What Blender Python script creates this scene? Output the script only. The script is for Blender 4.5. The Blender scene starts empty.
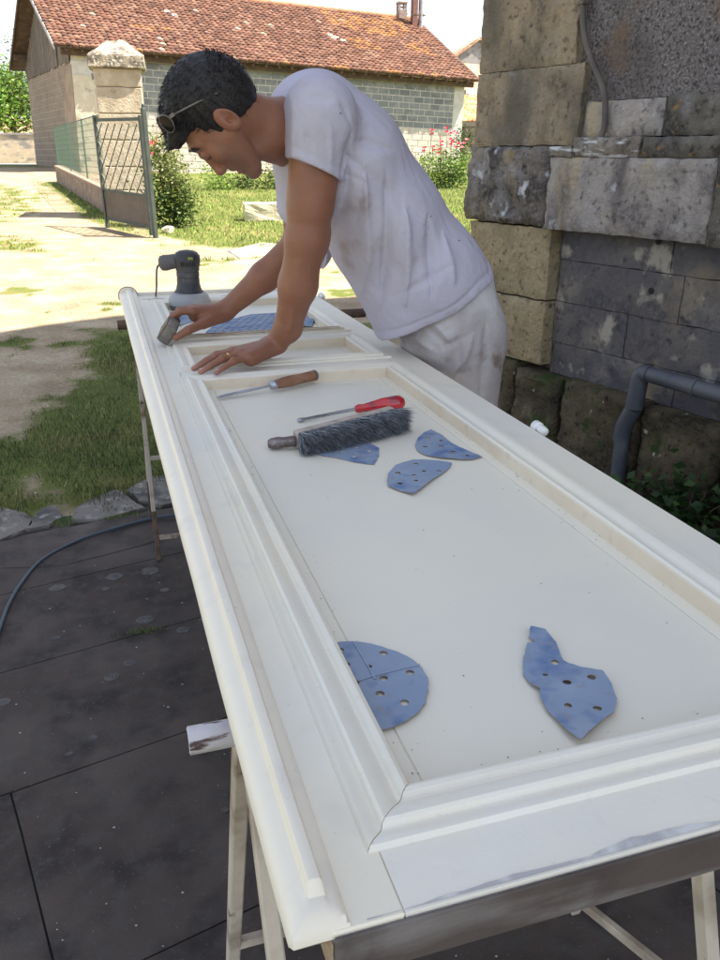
import bpy, bmesh, math, random
import numpy as np
from mathutils import Vector, Matrix, noise
C = bpy.context.scene.collection
R = math.radians
rnd = random.Random(7)
nrs = np.random.RandomState(5)

# ------------------------------------------------------------------ camera, sky, sun, exposure
CAM_LOC=(0,0,1.38); CAM_RIGHT=(0.9540,-0.2999,0.0065); CAM_UP=(0.1066,0.3592,0.9272); CAM_FWD=(0.2804,0.8838,-0.3746); LENS=30.0000
cam_data = bpy.data.cameras.new("camera")
cam = bpy.data.objects.new("camera", cam_data); C.objects.link(cam)
r_, u_, f_ = Vector(CAM_RIGHT), Vector(CAM_UP), Vector(CAM_FWD)
m3 = Matrix((r_, u_, -f_)).transposed()
cam.matrix_world = Matrix.Translation(CAM_LOC) @ m3.to_4x4()
cam_data.sensor_fit = 'VERTICAL'; cam_data.sensor_height = 36; cam_data.sensor_width = 27
cam_data.lens = LENS; cam_data.clip_start = .02; cam_data.clip_end = 600
bpy.context.scene.camera = cam
SUN_DIR = Vector((.93, -.37, 1.0 * 1.62)).normalized()      # towards the sun
SUN_ELEV = math.asin(SUN_DIR.z)
world = bpy.data.worlds.new("World"); bpy.context.scene.world = world; world.use_nodes = True
wn = world.node_tree.nodes; wl = world.node_tree.links
for n in list(wn): wn.remove(n)
sky = wn.new('ShaderNodeTexSky'); sky.sky_type = 'NISHITA'; sky.sun_disc = False
sky.sun_elevation = SUN_ELEV; sky.sun_rotation = math.atan2(SUN_DIR.x, SUN_DIR.y)
sky.altitude = 100; sky.air_density = 1.0; sky.dust_density = 1.0; sky.ozone_density = 1.0
bg = wn.new('ShaderNodeBackground'); bg.inputs[1].default_value = .10
wo = wn.new('ShaderNodeOutputWorld')
hs = wn.new('ShaderNodeHueSaturation'); hs.inputs['Saturation'].default_value = .52
wl.new(sky.outputs[0], hs.inputs['Color']); wl.new(hs.outputs[0], bg.inputs[0]); wl.new(bg.outputs[0], wo.inputs[0])
sun_l = bpy.data.lights.new("sun", 'SUN'); sun_l.energy = 4.9; sun_l.angle = R(.53); sun_l.color = (1, .91, .76)
sun = bpy.data.objects.new("sun", sun_l); C.objects.link(sun)
sun.rotation_euler = (-SUN_DIR).to_track_quat('-Z', 'Y').to_euler()
vs = bpy.context.scene.view_settings
vs.view_transform = 'Standard'; vs.look = 'None'; vs.exposure = 1.66; vs.gamma = 1

# ------------------------------------------------------------------ helpers
def tag(o, label=None, cat=None, group=None, kind=None):
    if label: o['label'] = label
    if cat: o['category'] = cat
    if group: o['group'] = group
    if kind: o['kind'] = kind
    return o
def empty(name, loc, label, cat, group=None, rot=None):
    o = bpy.data.objects.new(name, None); C.objects.link(o); o.location = loc
    if rot is not None: o.rotation_euler = rot
    return tag(o, label, cat, group)
def link(name, me, mt=None, parent=None, kind=None, label=None):
    o = bpy.data.objects.new(name, me); C.objects.link(o)
    if mt and not me.materials: me.materials.append(mt)
    if parent is not None:
        o.parent = parent
    if kind: o['kind'] = kind
    if label: o['label'] = label
    return o
def wparent(o, p):       # o's mesh is in world space: parent without moving it
    bpy.context.view_layer.update()
    o.parent = p; o.matrix_parent_inverse = p.matrix_world.inverted(); return o
def meshdata(name, v, f, smooth=False):
    me = bpy.data.meshes.new(name)
    v = np.asarray(v, dtype=np.float32)
    if isinstance(f, np.ndarray):
        k = f.shape[1]
        me.vertices.add(len(v)); me.vertices.foreach_set('co', v.ravel())
        me.loops.add(f.size); me.loops.foreach_set('vertex_index', f.ravel().astype(np.int32))
        me.polygons.add(len(f)); me.polygons.foreach_set('loop_start', np.arange(0, f.size, k, dtype=np.int32))
        me.update(calc_edges=True)
    else:
        me.from_pydata([tuple(map(float, p)) for p in v], [], f); me.update()
    if smooth: me.polygons.foreach_set('use_smooth', [True] * len(me.polygons))
    return me
def pmesh(name, v, f, mt, parent, smooth=False, kind=None, label=None, local=False):
    o = link(name, meshdata(name, v, f, smooth), mt, None, kind, label)
    if parent is not None:
        if local: o.parent = parent
        else: wparent(o, parent)
    return o
class MB:                                    # collects simple shapes into one mesh
    def __init__(s): s.bm = bmesh.new()
    def box(s, c, d, rot=None, bev=0, seg=1, jit=0):
        r = bmesh.ops.create_cube(s.bm, size=1)
        vs_ = r['verts']
        for v in vs_:
            v.co = Vector((v.co.x * d[0], v.co.y * d[1], v.co.z * d[2]))
            if jit: v.co += Vector((rnd.uniform(-jit, jit), rnd.uniform(-jit, jit), rnd.uniform(-jit, jit)))
        if bev:
            es = list({e for v in vs_ for e in v.link_edges})
            rr = bmesh.ops.bevel(s.bm, geom=es, offset=bev, segments=seg, affect='EDGES', profile=.5)
            vs_ = list({v for f in rr['faces'] for v in f.verts} | {v for v in vs_ if v.is_valid})
        M = Matrix.Translation(c) @ (rot.to_4x4() if rot is not None else Matrix())
        bmesh.ops.transform(s.bm, matrix=M, verts=vs_)
        return s
    def bar(s, a, b, w, h, up=(0, 0, 1), bev=0):
        a, b = Vector(a), Vector(b); x = (b - a); L = x.length; x.normalize()
        y = Vector(up).cross(x)
        if y.length < 1e-4: y = Vector((0, 1, 0)).cross(x)
        y.normalize(); z = x.cross(y)
        return s.box((a + b) / 2, (L, w, h), Matrix((x, y, z)).transposed(), bev)
    def lathe(s, a, b, prof, n=16, flat=None):   # prof: (t along a->b in metres, radius)
        a, b = Vector(a), Vector(b); x = (b - a).normalized()
        y = x.orthogonal().normalized() if flat is None else Vector(flat[0]).normalized()
        y = (y - x * y.dot(x)).normalized(); z = x.cross(y); fz = 1 if flat is None else flat[1]
        rings = []
        for t, r in prof:
            rings.append([s.bm.verts.new(a + x * t + (y * math.cos(k * 2 * math.pi / n) * fz + z * math.sin(k * 2 * math.pi / n)) * max(r, 1e-5)) for k in range(n)])
        for A, B in zip(rings, rings[1:]):
            for k in range(n):
                s.bm.faces.new((A[k], A[(k + 1) % n], B[(k + 1) % n], B[k]))
        s.bm.faces.new(rings[0][::-1]); s.bm.faces.new(rings[-1])
        return s
    def tube(s, pts, r, n=10, cap=True):
        pts = [Vector(p) for p in pts]; rings = []
        y = None
        for i, p in enumerate(pts):
            t = (pts[min(i + 1, len(pts) - 1)] - pts[max(i - 1, 0)]).normalized()
            if y is None: y = t.orthogonal().normalized()
            y = (y - t * y.dot(t)).normalized(); z = t.cross(y)
            rr = r[i] if isinstance(r, (list, tuple)) else r
            rings.append([s.bm.verts.new(p + (y * math.cos(k * 2 * math.pi / n) + z * math.sin(k * 2 * math.pi / n)) * rr) for k in range(n)])
        for A, B in zip(rings, rings[1:]):
            for k in range(n): s.bm.faces.new((A[k], A[(k + 1) % n], B[(k + 1) % n], B[k]))
        if cap: s.bm.faces.new(rings[0][::-1]); s.bm.faces.new(rings[-1])
        return s
    def poly(s, pts, h):                         # prism from a closed outline
        A = [s.bm.verts.new(Vector(p)) for p in pts]; B = [s.bm.verts.new(Vector(p) + Vector(h)) for p in pts]
        s.bm.faces.new(A[::-1]); s.bm.faces.new(B)
        for i in range(len(A)):
            j = (i + 1) % len(A); s.bm.faces.new((A[i], A[j], B[j], B[i]))
        return s
    def build(s, name, mt, parent=None, smooth=None, kind=None, label=None, local=False):
        bmesh.ops.recalc_face_normals(s.bm, faces=s.bm.faces)
        me = bpy.data.meshes.new(name); s.bm.to_mesh(me); s.bm.free()
        if smooth:
            for p in me.polygons: p.use_smooth = True
            try: me.set_sharp_from_angle(angle=R(smooth))
            except Exception: pass
        o = link(name, me, mt, None, kind, label)
        if parent is not None:
            if local: o.parent = parent
            else: wparent(o, parent)
        return o
def catmull(pts, k=8):
    pts = [Vector(p) for p in pts]; P = [pts[0] * 2 - pts[1]] + pts + [pts[-1] * 2 - pts[-2]]; out = []
    for i in range(1, len(P) - 2):
        for j in range(k):
            t = j / k; a, b, c, d = P[i - 1], P[i], P[i + 1], P[i + 2]
            out.append(.5 * ((2 * b) + (c - a) * t + (2 * a - 5 * b + 4 * c - d) * t * t + (3 * b - a - 3 * c + d) * t ** 3))
    out.append(pts[-1]); return out

# ------------------------------------------------------------------ materials
def mat(name, base, rough=.7, var=None, spots=None, bump=0, bscale=60, objvar=0, spec=.5, metal=0, coat=0, trans=0, sss=0, extra=None, gain=None, bdist=.01):
    """base colour; var=[(colour, scale, lo, hi, stretch)] noise-masked layers in world space; objvar = value spread between pieces"""
    m = bpy.data.materials.new(name); m.use_nodes = True
    nt = m.node_tree; N = nt.nodes; L = nt.links; b = N['Principled BSDF']
    b.inputs['Roughness'].default_value = rough; b.inputs['Metallic'].default_value = metal
    b.inputs['Specular IOR Level'].default_value = spec
    if coat: b.inputs['Coat Weight'].default_value = coat
    if trans: b.inputs['Transmission Weight'].default_value = trans
    if sss:
        b.inputs['Subsurface Weight'].default_value = sss; b.inputs['Subsurface Radius'].default_value = (.012, .004, .002); b.inputs['Subsurface Scale'].default_value = 1
    g = N.new('ShaderNodeNewGeometry'); col = None
    rgb = N.new('ShaderNodeRGB'); rgb.outputs[0].default_value = (*base, 1); col = rgb.outputs[0]
    if extra == 'attr':
        a = N.new('ShaderNodeAttribute'); a.attribute_name = 'col'; col = a.outputs['Color']
    if objvar:
        oi = N.new('ShaderNodeObjectInfo'); mr = N.new('ShaderNodeMapRange')
        mr.inputs[3].default_value = 1 - objvar; mr.inputs[4].default_value = 1 + objvar
        L.new(oi.outputs['Random'], mr.inputs[0])
        hs = N.new('ShaderNodeHueSaturation'); L.new(mr.outputs[0], hs.inputs['Value']); L.new(col, hs.inputs['Color']); col = hs.outputs[0]
    for (c2, sc, lo, hi, *st) in (var or []):
        src = g.outputs['Position']
        if st and st[0] is not None:
            vm = N.new('ShaderNodeVectorMath'); vm.operation = 'MULTIPLY'; vm.inputs[1].default_value = st[0]; L.new(src, vm.inputs[0]); src = vm.outputs[0]
        no = N.new('ShaderNodeTexNoise'); no.inputs['Scale'].default_value = sc; no.inputs['Detail'].default_value = 8; no.inputs['Roughness'].default_value = .52
        L.new(src, no.inputs['Vector'])
        mr = N.new('ShaderNodeMapRange'); mr.inputs[1].default_value = lo; mr.inputs[2].default_value = hi
        if len(st) > 1: mr.inputs[4].default_value = st[1]
        L.new(no.outputs[0], mr.inputs[0])
        mx = N.new('ShaderNodeMix'); mx.data_type = 'RGBA'
        L.new(mr.outputs[0], mx.inputs[0]); L.new(col, mx.inputs[6]); mx.inputs[7].default_value = (*c2, 1); col = mx.outputs[2]
    L.new(col, b.inputs['Base Color'])
    if bump:
        no = N.new('ShaderNodeTexNoise'); no.inputs['Scale'].default_value = bscale; no.inputs['Detail'].default_value = 6; no.inputs['Roughness'].default_value = .6
        L.new(g.outputs['Position'], no.inputs['Vector'])
        bp = N.new('ShaderNodeBump'); bp.inputs['Strength'].default_value = bump; bp.inputs['Distance'].default_value = bdist
        L.new(no.outputs[0], bp.inputs['Height']); L.new(bp.outputs[0], b.inputs['Normal'])
    return m

# ------------------------------------------------------------------ terrain
def zg(y):
    t = max(0., y - 5.); v = .04 * t * t / (t + 2)
    return v if v < .9 else .9 + .1 * (1 - math.exp(-(v - .9) / .1))
def inpoly(x, y, P):
    c = False; j = len(P) - 1
    for i in range(len(P)):
        xi, yi = P[i][0], P[i][1]; xj, yj = P[j][0], P[j][1]
        if (yi > y) != (yj > y) and x < (xj - xi) * (y - yi) / (yj - yi) + xi: c = not c
        j = i
    return c
def pdist(x, y, P):
    best = 9; j = len(P) - 1
    for i in range(len(P)):
        ax, ay = P[j][0], P[j][1]; bx, by = P[i][0], P[i][1]; dx, dy = bx - ax, by - ay
        t = max(0, min(1, ((x - ax) * dx + (y - ay) * dy) / (dx * dx + dy * dy + 1e-9)))
        best = min(best, math.hypot(x - ax - dx * t, y - ay - dy * t)); j = i
    return best
GRASS = [
 ([(-1.2032,3.4897,-0.0007), (-0.5107,3.3395,-0.0075), (-0.2708,3.1902,-0.0095), (0.0943,3.2954,-0.0006), (.6,3.5), (1.6,3.4), (1.7,5.6), (.9,7.4), (0.1711,7.2001,0.0434), (-0.0790,7.0240,0.0386), (-0.2765,6.3901,0.0184), (-0.3170,5.6345,-0.0007), (-0.4389,5.0192,-0.0058), (-0.5745,4.4810,-0.0103), (-0.8840,4.3292,-0.0022), (-1.4294,4.3546,-0.0088)], .36),
 ([(-1.4353,24.7220,0.7139), (-0.8008,23.9290,0.6846), (0.1813,17.4253,0.4270), (0.8135,11.8466,0.2104), (0.4575,13.4698,0.2713), (-0.0219,14.4708,0.3092), (-0.3837,17.6815,0.4377), (-0.9253,21.6490,0.5941)], .2),
 ([(-1.9362,13.5050,0.2712), (-1.4223,13.8918,0.2871), (-0.7133,12.4125,0.2322), (-0.4837,11.1611,0.1850), (-1.0002,11.8047,0.2064), (-1.7658,12.1252,0.2189)], .25),
 ([(-4.1242,22.4592,0.6241), (-2.2492,23.6589,0.6719), (-1.2867,21.6913,0.5942), (-1.0913,16.9892,0.4105), (-1.5248,15.1032,0.3349), (-2.8308,14.8622,0.3265)], .5),
 ([(.35,16.2), (0.6373,13.4483,0.2697), (1.3431,11.6746,0.2011), (2.1185,11.3158,0.1910), (3.1503,11.4250,0.1958), (5.3246,11.0545,0.1802), (9,12.2), (16,14), (16,29), (0.4,28)], .25),
]
def grassiness(x, y):
    n1 = noise.noise((x * 1.3, y * 1.3, 3.1)); n2 = noise.noise((x * 5, y * 5, 1.7)); g = 0.
    for i, (P, soft) in enumerate(GRASS):
        soft = soft * (.6 if y < 8 else 1)
        d = pdist(x, y, P); s = d if inpoly(x, y, P) else -d
        v = .5 + (s / soft) * .5 + n1 * .3 + n2 * (.35 if i else .6)
        if i == 0: v -= max(0, .1 + noise.noise((x * 2.6, y * 2.2, 7.7))) * .55 + max(0, noise.noise((x * 8, y * 8, 4.4))) * .6
        if i == 3: v = min(v, .55 + n2)
        if i == 2: v = min(v, .5 + n1 + n2)
        g = max(g, min(1., max(0., v)))
    # sparse weeds in the gravel
    if 2.9 < y < 11: g = max(g, max(0., min(1., (n1 + n2 * .9 - .34) * 2.4)))
    return g
xs = sorted(set([round(v, 3) for v in list(np.arange(-80, -4, 6.)) + list(np.arange(-4, 0.0, .1)) + list(np.arange(0, 7, .12)) + list(np.arange(7, 18, .5)) + list(np.arange(18, 110, 6.))]))
ys = sorted(set([round(v, 3) for v in list(np.arange(-30, 2, 2.)) + list(np.arange(2., 9., .08)) + list(np.arange(9., 20., .16)) + list(np.arange(20, 40, .5)) + list(np.arange(40, 220, 8.))]))
tv = []; tg = []
for y in ys:
    for x in xs:
        bumpz = .012 * noise.noise((x * 1.1, y * 1.1, 0)) + .006 * noise.noise((x * 4, y * 4, 5)) if y > 3.45 else -.02
        tv.append((x, y, zg(y) + bumpz - (.012 if y <= 3.45 else 0)))
        tg.append(grassiness(x, y) if -5 < x < 17 and 2 < y < 32 else .6)
nx = len(xs); tf = [(j * nx + i, j * nx + i + 1, (j + 1) * nx + i + 1, (j + 1) * nx + i) for j in range(len(ys) - 1) for i in range(nx - 1)]
gme = meshdata('ground', tv, np.array(tf), True)
at = gme.attributes.new('grass', 'FLOAT', 'POINT'); at.data.foreach_set('value', tg)
gm = bpy.data.materials.new('ground_soil'); gm.use_nodes = True
N = gm.node_tree.nodes; L = gm.node_tree.links; b = N['Principled BSDF']; b.inputs['Roughness'].default_value = .95; b.inputs['Specular IOR Level'].default_value = .15
geo = N.new('ShaderNodeNewGeometry'); an = N.new('ShaderNodeAttribute'); an.attribute_name = 'grass'
def nz(sc, det=8, ro=.6):
    n = N.new('ShaderNodeTexNoise'); n.inputs['Scale'].default_value = sc; n.inputs['Detail'].default_value = det; n.inputs['Roughness'].default_value = ro
    L.new(geo.outputs['Position'], n.inputs['Vector']); return n.outputs[0]
def ramp(src, stops):
    r = N.new('ShaderNodeValToRGB'); e = r.color_ramp.elements
    while len(e) < len(stops): e.new(.5)
    for q, (p, c) in zip(e, stops): q.position = p; q.color = (*c, 1)
    L.new(src, r.inputs[0]); return r.outputs[0]
def mix(f, a, c, mode='MIX'):
    m = N.new('ShaderNodeMix'); m.data_type = 'RGBA'; m.blend_type = mode
    if isinstance(f, (int, float)): m.inputs[0].default_value = f
    else: L.new(f, m.inputs[0])
    L.new(a, m.inputs[6]); L.new(c, m.inputs[7]); return m.outputs[2]
soil = ramp(nz(2.2), [(.3, (.28, .215, .145)), (.5, (.38, .30, .205)), (.7, (.50, .42, .30))])
fine = ramp(nz(38, 6, .8), [(.35, (.62, .60, .58)), (.5, (.95, .95, .95)), (.68, (1.15, 1.15, 1.12))])
soil = mix(1., soil, fine, 'MULTIPLY')
gr = ramp(nz(1.1), [(.3, (.10, .12, .035)), (.5, (.14, .17, .045)), (.7, (.24, .21, .09))])
gr = mix(1., gr, ramp(nz(60, 4, .8), [(.3, (.6, .6, .5)), (.7, (1.15, 1.15, 1.1))]), 'MULTIPLY')
m1 = N.new('ShaderNodeMath'); m1.operation = 'ADD'; L.new(an.outputs['Fac'], m1.inputs[0])
m0 = N.new('ShaderNodeMath'); m0.operation = 'MULTIPLY_ADD'; L.new(nz(14, 6, .7), m0.inputs[0]); m0.inputs[1].default_value = .9; m0.inputs[2].default_value = -.45; L.new(m0.outputs[0], m1.inputs[1])
mr = N.new('ShaderNodeMapRange'); mr.inputs[1].default_value = .3; mr.inputs[2].default_value = .72; L.new(m1.outputs[0], mr.inputs[0])
L.new(mix(mr.outputs[0], soil, gr), b.inputs['Base Color'])
bp = N.new('ShaderNodeBump'); bp.inputs['Strength'].default_value = .7; bp.inputs['Distance'].default_value = .02; L.new(nz(45, 8, .75), bp.inputs['Height']); L.new(bp.outputs[0], b.inputs['Normal'])
link('ground', gme, gm, None, 'structure')

# grass blades
def blades(name, n, box, hmin, hmax, wmul, cols, dens, label, seed, dry=.2):
    rs = np.random.RandomState(seed); V = []; F = []; CC = []; k = 0; tries = 0
    while k < n and tries < n * 8:
        tries += 1
        x = rs.uniform(box[0], box[1]); y = box[2] + (box[3] - box[2]) * rs.uniform() ** 1.25
        g = grassiness(x, y)
        if rs.uniform() > (g - .35) * dens: continue
        h = rs.uniform(hmin, hmax) * (.5 + .7 * g); a = rs.uniform(0, 6.283); w = wmul * rs.uniform(.6, 1.3)
        lean = rs.uniform(.1, .9) * h; dx, dy = math.cos(a), math.sin(a); b_ = rs.uniform(0, 6.283); ex, ey = math.cos(b_) * lean, math.sin(b_) * lean
        z = zg(y) - .004; i = len(V)
        V += [(x - dx * w, y - dy * w, z), (x + dx * w, y + dy * w, z), (x + ex * .45 + dx * w * .7, y + ey * .45 + dy * w * .7, z + h * .62), (x + ex * .45 - dx * w * .7, y + ey * .45 - dy * w * .7, z + h * .62), (x + ex, y + ey, z + h)]
        F += [(i, i + 1, i + 2), (i, i + 2, i + 3), (i + 3, i + 2, i + 4)]
        c = cols[rs.randint(len(cols))] if rs.uniform() > dry else (.38, .31, .15)
        v = rs.uniform(.75, 1.25); CC += [(c[0] * v, c[1] * v, c[2] * v, 1)] * 5; k += 1
    me = meshdata(name, V, np.array(F)); ca = me.color_attributes.new('col', 'FLOAT_COLOR', 'POINT'); ca.data.foreach_set('color', np.array(CC, dtype=np.float32).ravel())
    o = link(name, me, M['leafattr'], None, 'stuff'); tag(o, label, 'grass'); return o
M = {}
M['leafattr'] = mat('leaf_blades', (.1, .1, .1), .65, extra='attr', spec=.3)
M['leafattr'].node_tree.nodes['Principled BSDF'].inputs['Transmission Weight'].default_value = 0
GC = [(.10, .16, .035), (.13, .20, .05), (.08, .13, .03), (.17, .21, .06)]
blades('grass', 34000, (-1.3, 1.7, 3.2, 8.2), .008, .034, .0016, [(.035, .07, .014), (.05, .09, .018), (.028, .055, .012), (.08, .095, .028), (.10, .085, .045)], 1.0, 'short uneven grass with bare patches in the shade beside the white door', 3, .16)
blades('lawn_grass', 42000, (-3.5, 9.5, 9.8, 24), .02, .06, .006, [(.16, .27, .05), (.20, .30, .06), (.13, .22, .04), (.28, .30, .09)], 1.7, 'sunlit yellow green lawn beyond the gravel and along the fence', 4, .25)
# gravel crumbs
rs = np.random.RandomState(9); V = []; F = []
for k in range(5200):
    y = 3.5 + 6.5 * rs.uniform() ** 1.3; x = rs.uniform(-1.6, 3.4)
    if grassiness(x, y) > .6: continue
    s = rs.uniform(.002, .007) * (1 + (rs.uniform() > .96) * 2); i = len(V); z = zg(y)
    for sx, sy, sz in ((1, 0, 0), (-.5, .9, 0), (-.5, -.9, 0), (rs.uniform(-.3, .3), 0, 1.)):
        V.append((x + sx * s * rs.uniform(.7, 1.2), y + sy * s * rs.uniform(.7, 1.2), z + sz * s))
    F += [(i, i + 1, i + 3), (i + 1, i + 2, i + 3), (i + 2, i, i + 3)]
M['crumb'] = mat('pebble', (.45, .38, .29), .9, var=[((.62, .56, .47), 30, .45, .6)])
tag(pmesh('gravel', V, np.array(F), M['crumb'], None, kind='stuff'), 'loose crumbs of gravel scattered over the bare dirt yard', 'gravel')

# ------------------------------------------------------------------ patio of slabs
M['slab'] = mat('dark_slab', (.074, .057, .050), .9, var=[((.125, .10, .088), 2.2, .42, .70), ((.030, .025, .025), 7, .45, .75), ((.085, .078, .072), 24, .5, .75), ((.14, .125, .11), 120, .62, .74)], bump=.35, bscale=170, objvar=.12, spec=.3, bdist=.004)
M['pale_stone'] = mat('pale_edge_stone', (.21, .19, .17), .9, var=[((.09, .085, .08), 6, .45, .62), ((.34, .32, .29), 22, .55, .7)], bump=.6, bscale=60, objvar=.15, spec=.2)
M['mortar_dark'] = mat('patio_bed', (.035, .032, .028), .95, var=[((.09, .08, .06), 12, .4, .7)], bump=.6, bscale=80)
pb = MB(); pb.box((1.0, .1, -.037), (5.2, 6.3, .05)); patio = pb.build('patio', M['mortar_dark'], None, kind='structure')
A = Vector((-.401, 2.14)); ux = Vector((.575, .134)).normalized(); uy = Vector((-ux.y, ux.x))
rowd = [-3.6, -2.2, -1.62, -1.08, -.51, 0, .47, .80]
for j in range(len(rowd) - 1):
    d0, d1 = rowd[j] + .0022, rowd[j + 1] - .0022
    xsl = {4: [-1.6, 1.35, 2.45, 3.4], 3: [-1.6, -.048, 1.9, 3.4]}.get(j, [-1.6, 1.15 + .2 * (j % 2), 2.5, 3.4])
    for i in range(len(xsl) - 1):
        a0, a1 = xsl[i] + .0022, xsl[i + 1] - .0022
        nn = 10; pts = []
        def q(a, d): p = A + ux * a + uy * d; return (p.x, p.y)
        per = [(a0 + (a1 - a0) * t / nn, d0) for t in range(nn)] + [(a1, d0 + (d1 - d0) * t / 4) for t in range(4)] + [(a1 - (a1 - a0) * t / nn, d1) for t in range(nn)] + [(a0, d1 - (d1 - d0) * t / 4) for t in range(4)]
        zt = rnd.uniform(-.0007, .0007)
        for (a, d) in per:
            x, y = q(a, d); x += .002 * noise.noise((x * 9, y * 9, 2)); y += .002 * noise.noise((x * 9, y * 9, 8)); pts.append((x, y, -.02))
        m = MB(); m.poly(pts, (0, 0, .02 + zt))
        tops = [f for f in m.bm.faces if f.calc_center_median().z > -.006 + zt and len(f.verts) > 6]
        bmesh.ops.bevel(m.bm, geom=[e for f in tops for e in f.edges], offset=.0015, segments=1, affect='EDGES')
        m.build('paving_slab', M['slab'], patio)
edge = [[(-0.6934,3.0532,0.0000), (-0.7312,3.3066,-0.0000), (-0.5139,3.3868,0.0000), (-0.4228,3.3169,0.0000), (-0.3705,3.2187,-0.0000), (-0.3811,3.1429,0.0000), (-0.4844,3.0615,0.0000)],
        [(-0.3950,3.1278,0.0000), (-0.3593,3.2980,0.0000), (-0.2946,3.3540,0.0000), (-0.2588,3.2159,0.0000), (-0.3060,3.1399,0.0000), (-0.3583,3.1361,0.0000)],
        [(-0.2300,3.1368,0.0000), (-0.2091,3.2959,0.0000), (-0.1445,3.3650,0.0000), (-0.0336,3.4606,0.0000), (0.0201,3.3160,0.0000), (0.0724,3.2119,0.0000), (-0.0023,3.1808,0.0000), (-0.1338,3.1279,0.0000)],
        [(-0.0000,3.4386,0.0000), (0.1115,3.5549,0.0000), (0.2410,3.5821,0.0000), (0.2592,3.2447,0.0000), (0.1304,3.2163,0.0000), (0.0530,3.3062,0.0000)],
        [(-0.6627,2.8473,0.0000), (-0.6880,3.0172,0.0000), (-0.4819,3.0338,0.0000), (-0.3412,3.0927,0.0000), (-0.2292,3.0974,0.0000), (-0.0036,3.1499,0.0000), (0.2318,3.1861,0.0000), (0.2660,2.9491,0.0000), (-0.0463,2.8243,0.0000), (-0.2572,2.7722,0.0000)],
        [(0.2840,3.2373,0.0000), (0.2692,3.5871,0.0000), (.5,3.5,0), (.62,3.22,0), (.3,3.1,0)], [(.66,3.2,0), (.55,3.52,0), (1.1,3.55,0), (1.12,3.25,0)], [(1.15,3.28,0), (1.14,3.56,0), (1.7,3.6,0), (1.75,3.3,0)]]
for k, P in enumerate(edge):
    P = [Vector(p) for p in P]; out = []
    for i in range(len(P)):
        a, b_ = P[i], P[(i + 1) % len(P)]
        for t in range(4):
            p = a.lerp(b_, t / 4); p += Vector((noise.noise(p * 14), noise.noise(p * 14 + Vector((5, 5, 5))), 0)) * .012; out.append((p.x, p.y, -.03))
    m = MB(); m.poly(out, (0, 0, .034 if k != 4 else .033))
    tops = [f for f in m.bm.faces if len(f.verts) > 6 and f.calc_center_median().z > -.01]
    bmesh.ops.bevel(m.bm, geom=[e for f in tops for e in f.edges], offset=.006, segments=1, affect='EDGES')
    m.build('edge_stone', M['pale_stone'] if k != 4 else M['slab'], patio)
# pale lichen rounds and paint flakes on the slabs
M['lichen'] = mat('lichen', (.135, .118, .108), .95, var=[((.08, .075, .078), 40, .4, .6)])
lich = [((-0.2620,2.6073,0.0000), .024), ((-0.0731,2.6314,0.0000), .026), ((-0.1017,2.5517,0.0000), .012), ((-0.2543,2.2832,0.0000), .011), ((-0.0429,2.0817,0.0000), .016), ((-0.0950,2.0264,0.0000), .018), ((-0.3777,1.9948,0.0000), .016), ((0.0510,2.6400,0.0000), .028), ((0.0136,2.3099,0.0000), .025), ((0.1237,2.2155,0.0000), .018), ((-0.2050,1.7284,0.0000), .008), ((-0.1479,1.7726,0.0000), .010), ((0.1372,1.4311,0.0000), .008), ((0.1971,2.2543,0.0000), .018), ((0.0909,2.4864,0.0000), .014)]
for (p, r) in lich:
    ring = []
    for k in range(16):
        a = k * math.pi / 8; rr = r * (1 + .22 * noise.noise((math.cos(a) * 3 + p[0] * 30, math.sin(a) * 2, p[1] * 9))); ring.append((p[0] + math.cos(a) * rr * 1.15, p[1] + math.sin(a) * rr, .0003))
    m = MB(); m.poly(ring, (0, 0, .0008)); m.build('lichen_spot', M['lichen'], patio)
rs = np.random.RandomState(12); V = []; F = []
for k in range(230):
    x = rs.uniform(-.6, .9); y = rs.uniform(.6, 3.3); s = rs.uniform(.0008, .0028) * (1 + 2 * (rs.uniform() > .97)); a = rs.uniform(0, 6.28); i = len(V)
    for t in (0, 1.7, 3.0, 4.9): V.append((x + math.cos(a + t) * s * 1.5, y + math.sin(a + t) * s, .0012 + rs.uniform(0, .0012)))
    F.append((i, i + 1, i + 2, i + 3))
M['flake'] = mat('paint_flake', (.5, .49, .47), .8)
tag(pmesh('paint_flakes', V, np.array(F), M['flake'], None, kind='stuff'), 'tiny pale paint flakes scattered over the dark slabs', 'debris')
def tuft(c, n, h, spread, seed, dark=1.):
    rs = np.random.RandomState(seed); V = []; F = []; CC = []
    for k in range(n):
        x = c[0] + rs.normal() * spread[0]; y = c[1] + rs.normal() * spread[1]; a = rs.uniform(0, 6.28); hh = h * rs.uniform(.4, 1); w = h * .035; i = len(V); dx, dy = math.cos(a), math.sin(a); q = rs.uniform(-1, 1, 2) * hh * .7
        V += [(x - dx * w, y - dy * w, c[2]), (x + dx * w, y + dy * w, c[2]), (x + q[0], y + q[1], c[2] + hh)]; F.append((i, i + 1, i + 2))
        cc = GC[rs.randint(4)]; CC += [(cc[0] * dark, cc[1] * dark, cc[2] * dark, 1)] * 3
    me = meshdata('weeds', V, np.array(F)); ca = me.color_attributes.new('col', 'FLOAT_COLOR', 'POINT'); ca.data.foreach_set('color', np.array(CC, dtype=np.float32).ravel())
    return link('weed_tuft', me, M['leafattr'], None, 'stuff')
tag(tuft((0.0004,2.2410,0.0000), 160, .022, (.035, .008), 1), 'low weed tuft growing in the joint between two dark slabs', 'weed')
tag(tuft((-0.2456,3.1513,0.0000), 150, .03, (.02, .02), 2), 'dry grass tuft growing between two pale broken edge stones', 'weed')
tag(tuft((-0.0358,3.1390,0.0000), 140, .03, (.05, .012), 5, 1.3), 'thin dry grass tuft along the front of the large pale edge stone', 'weed')

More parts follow.
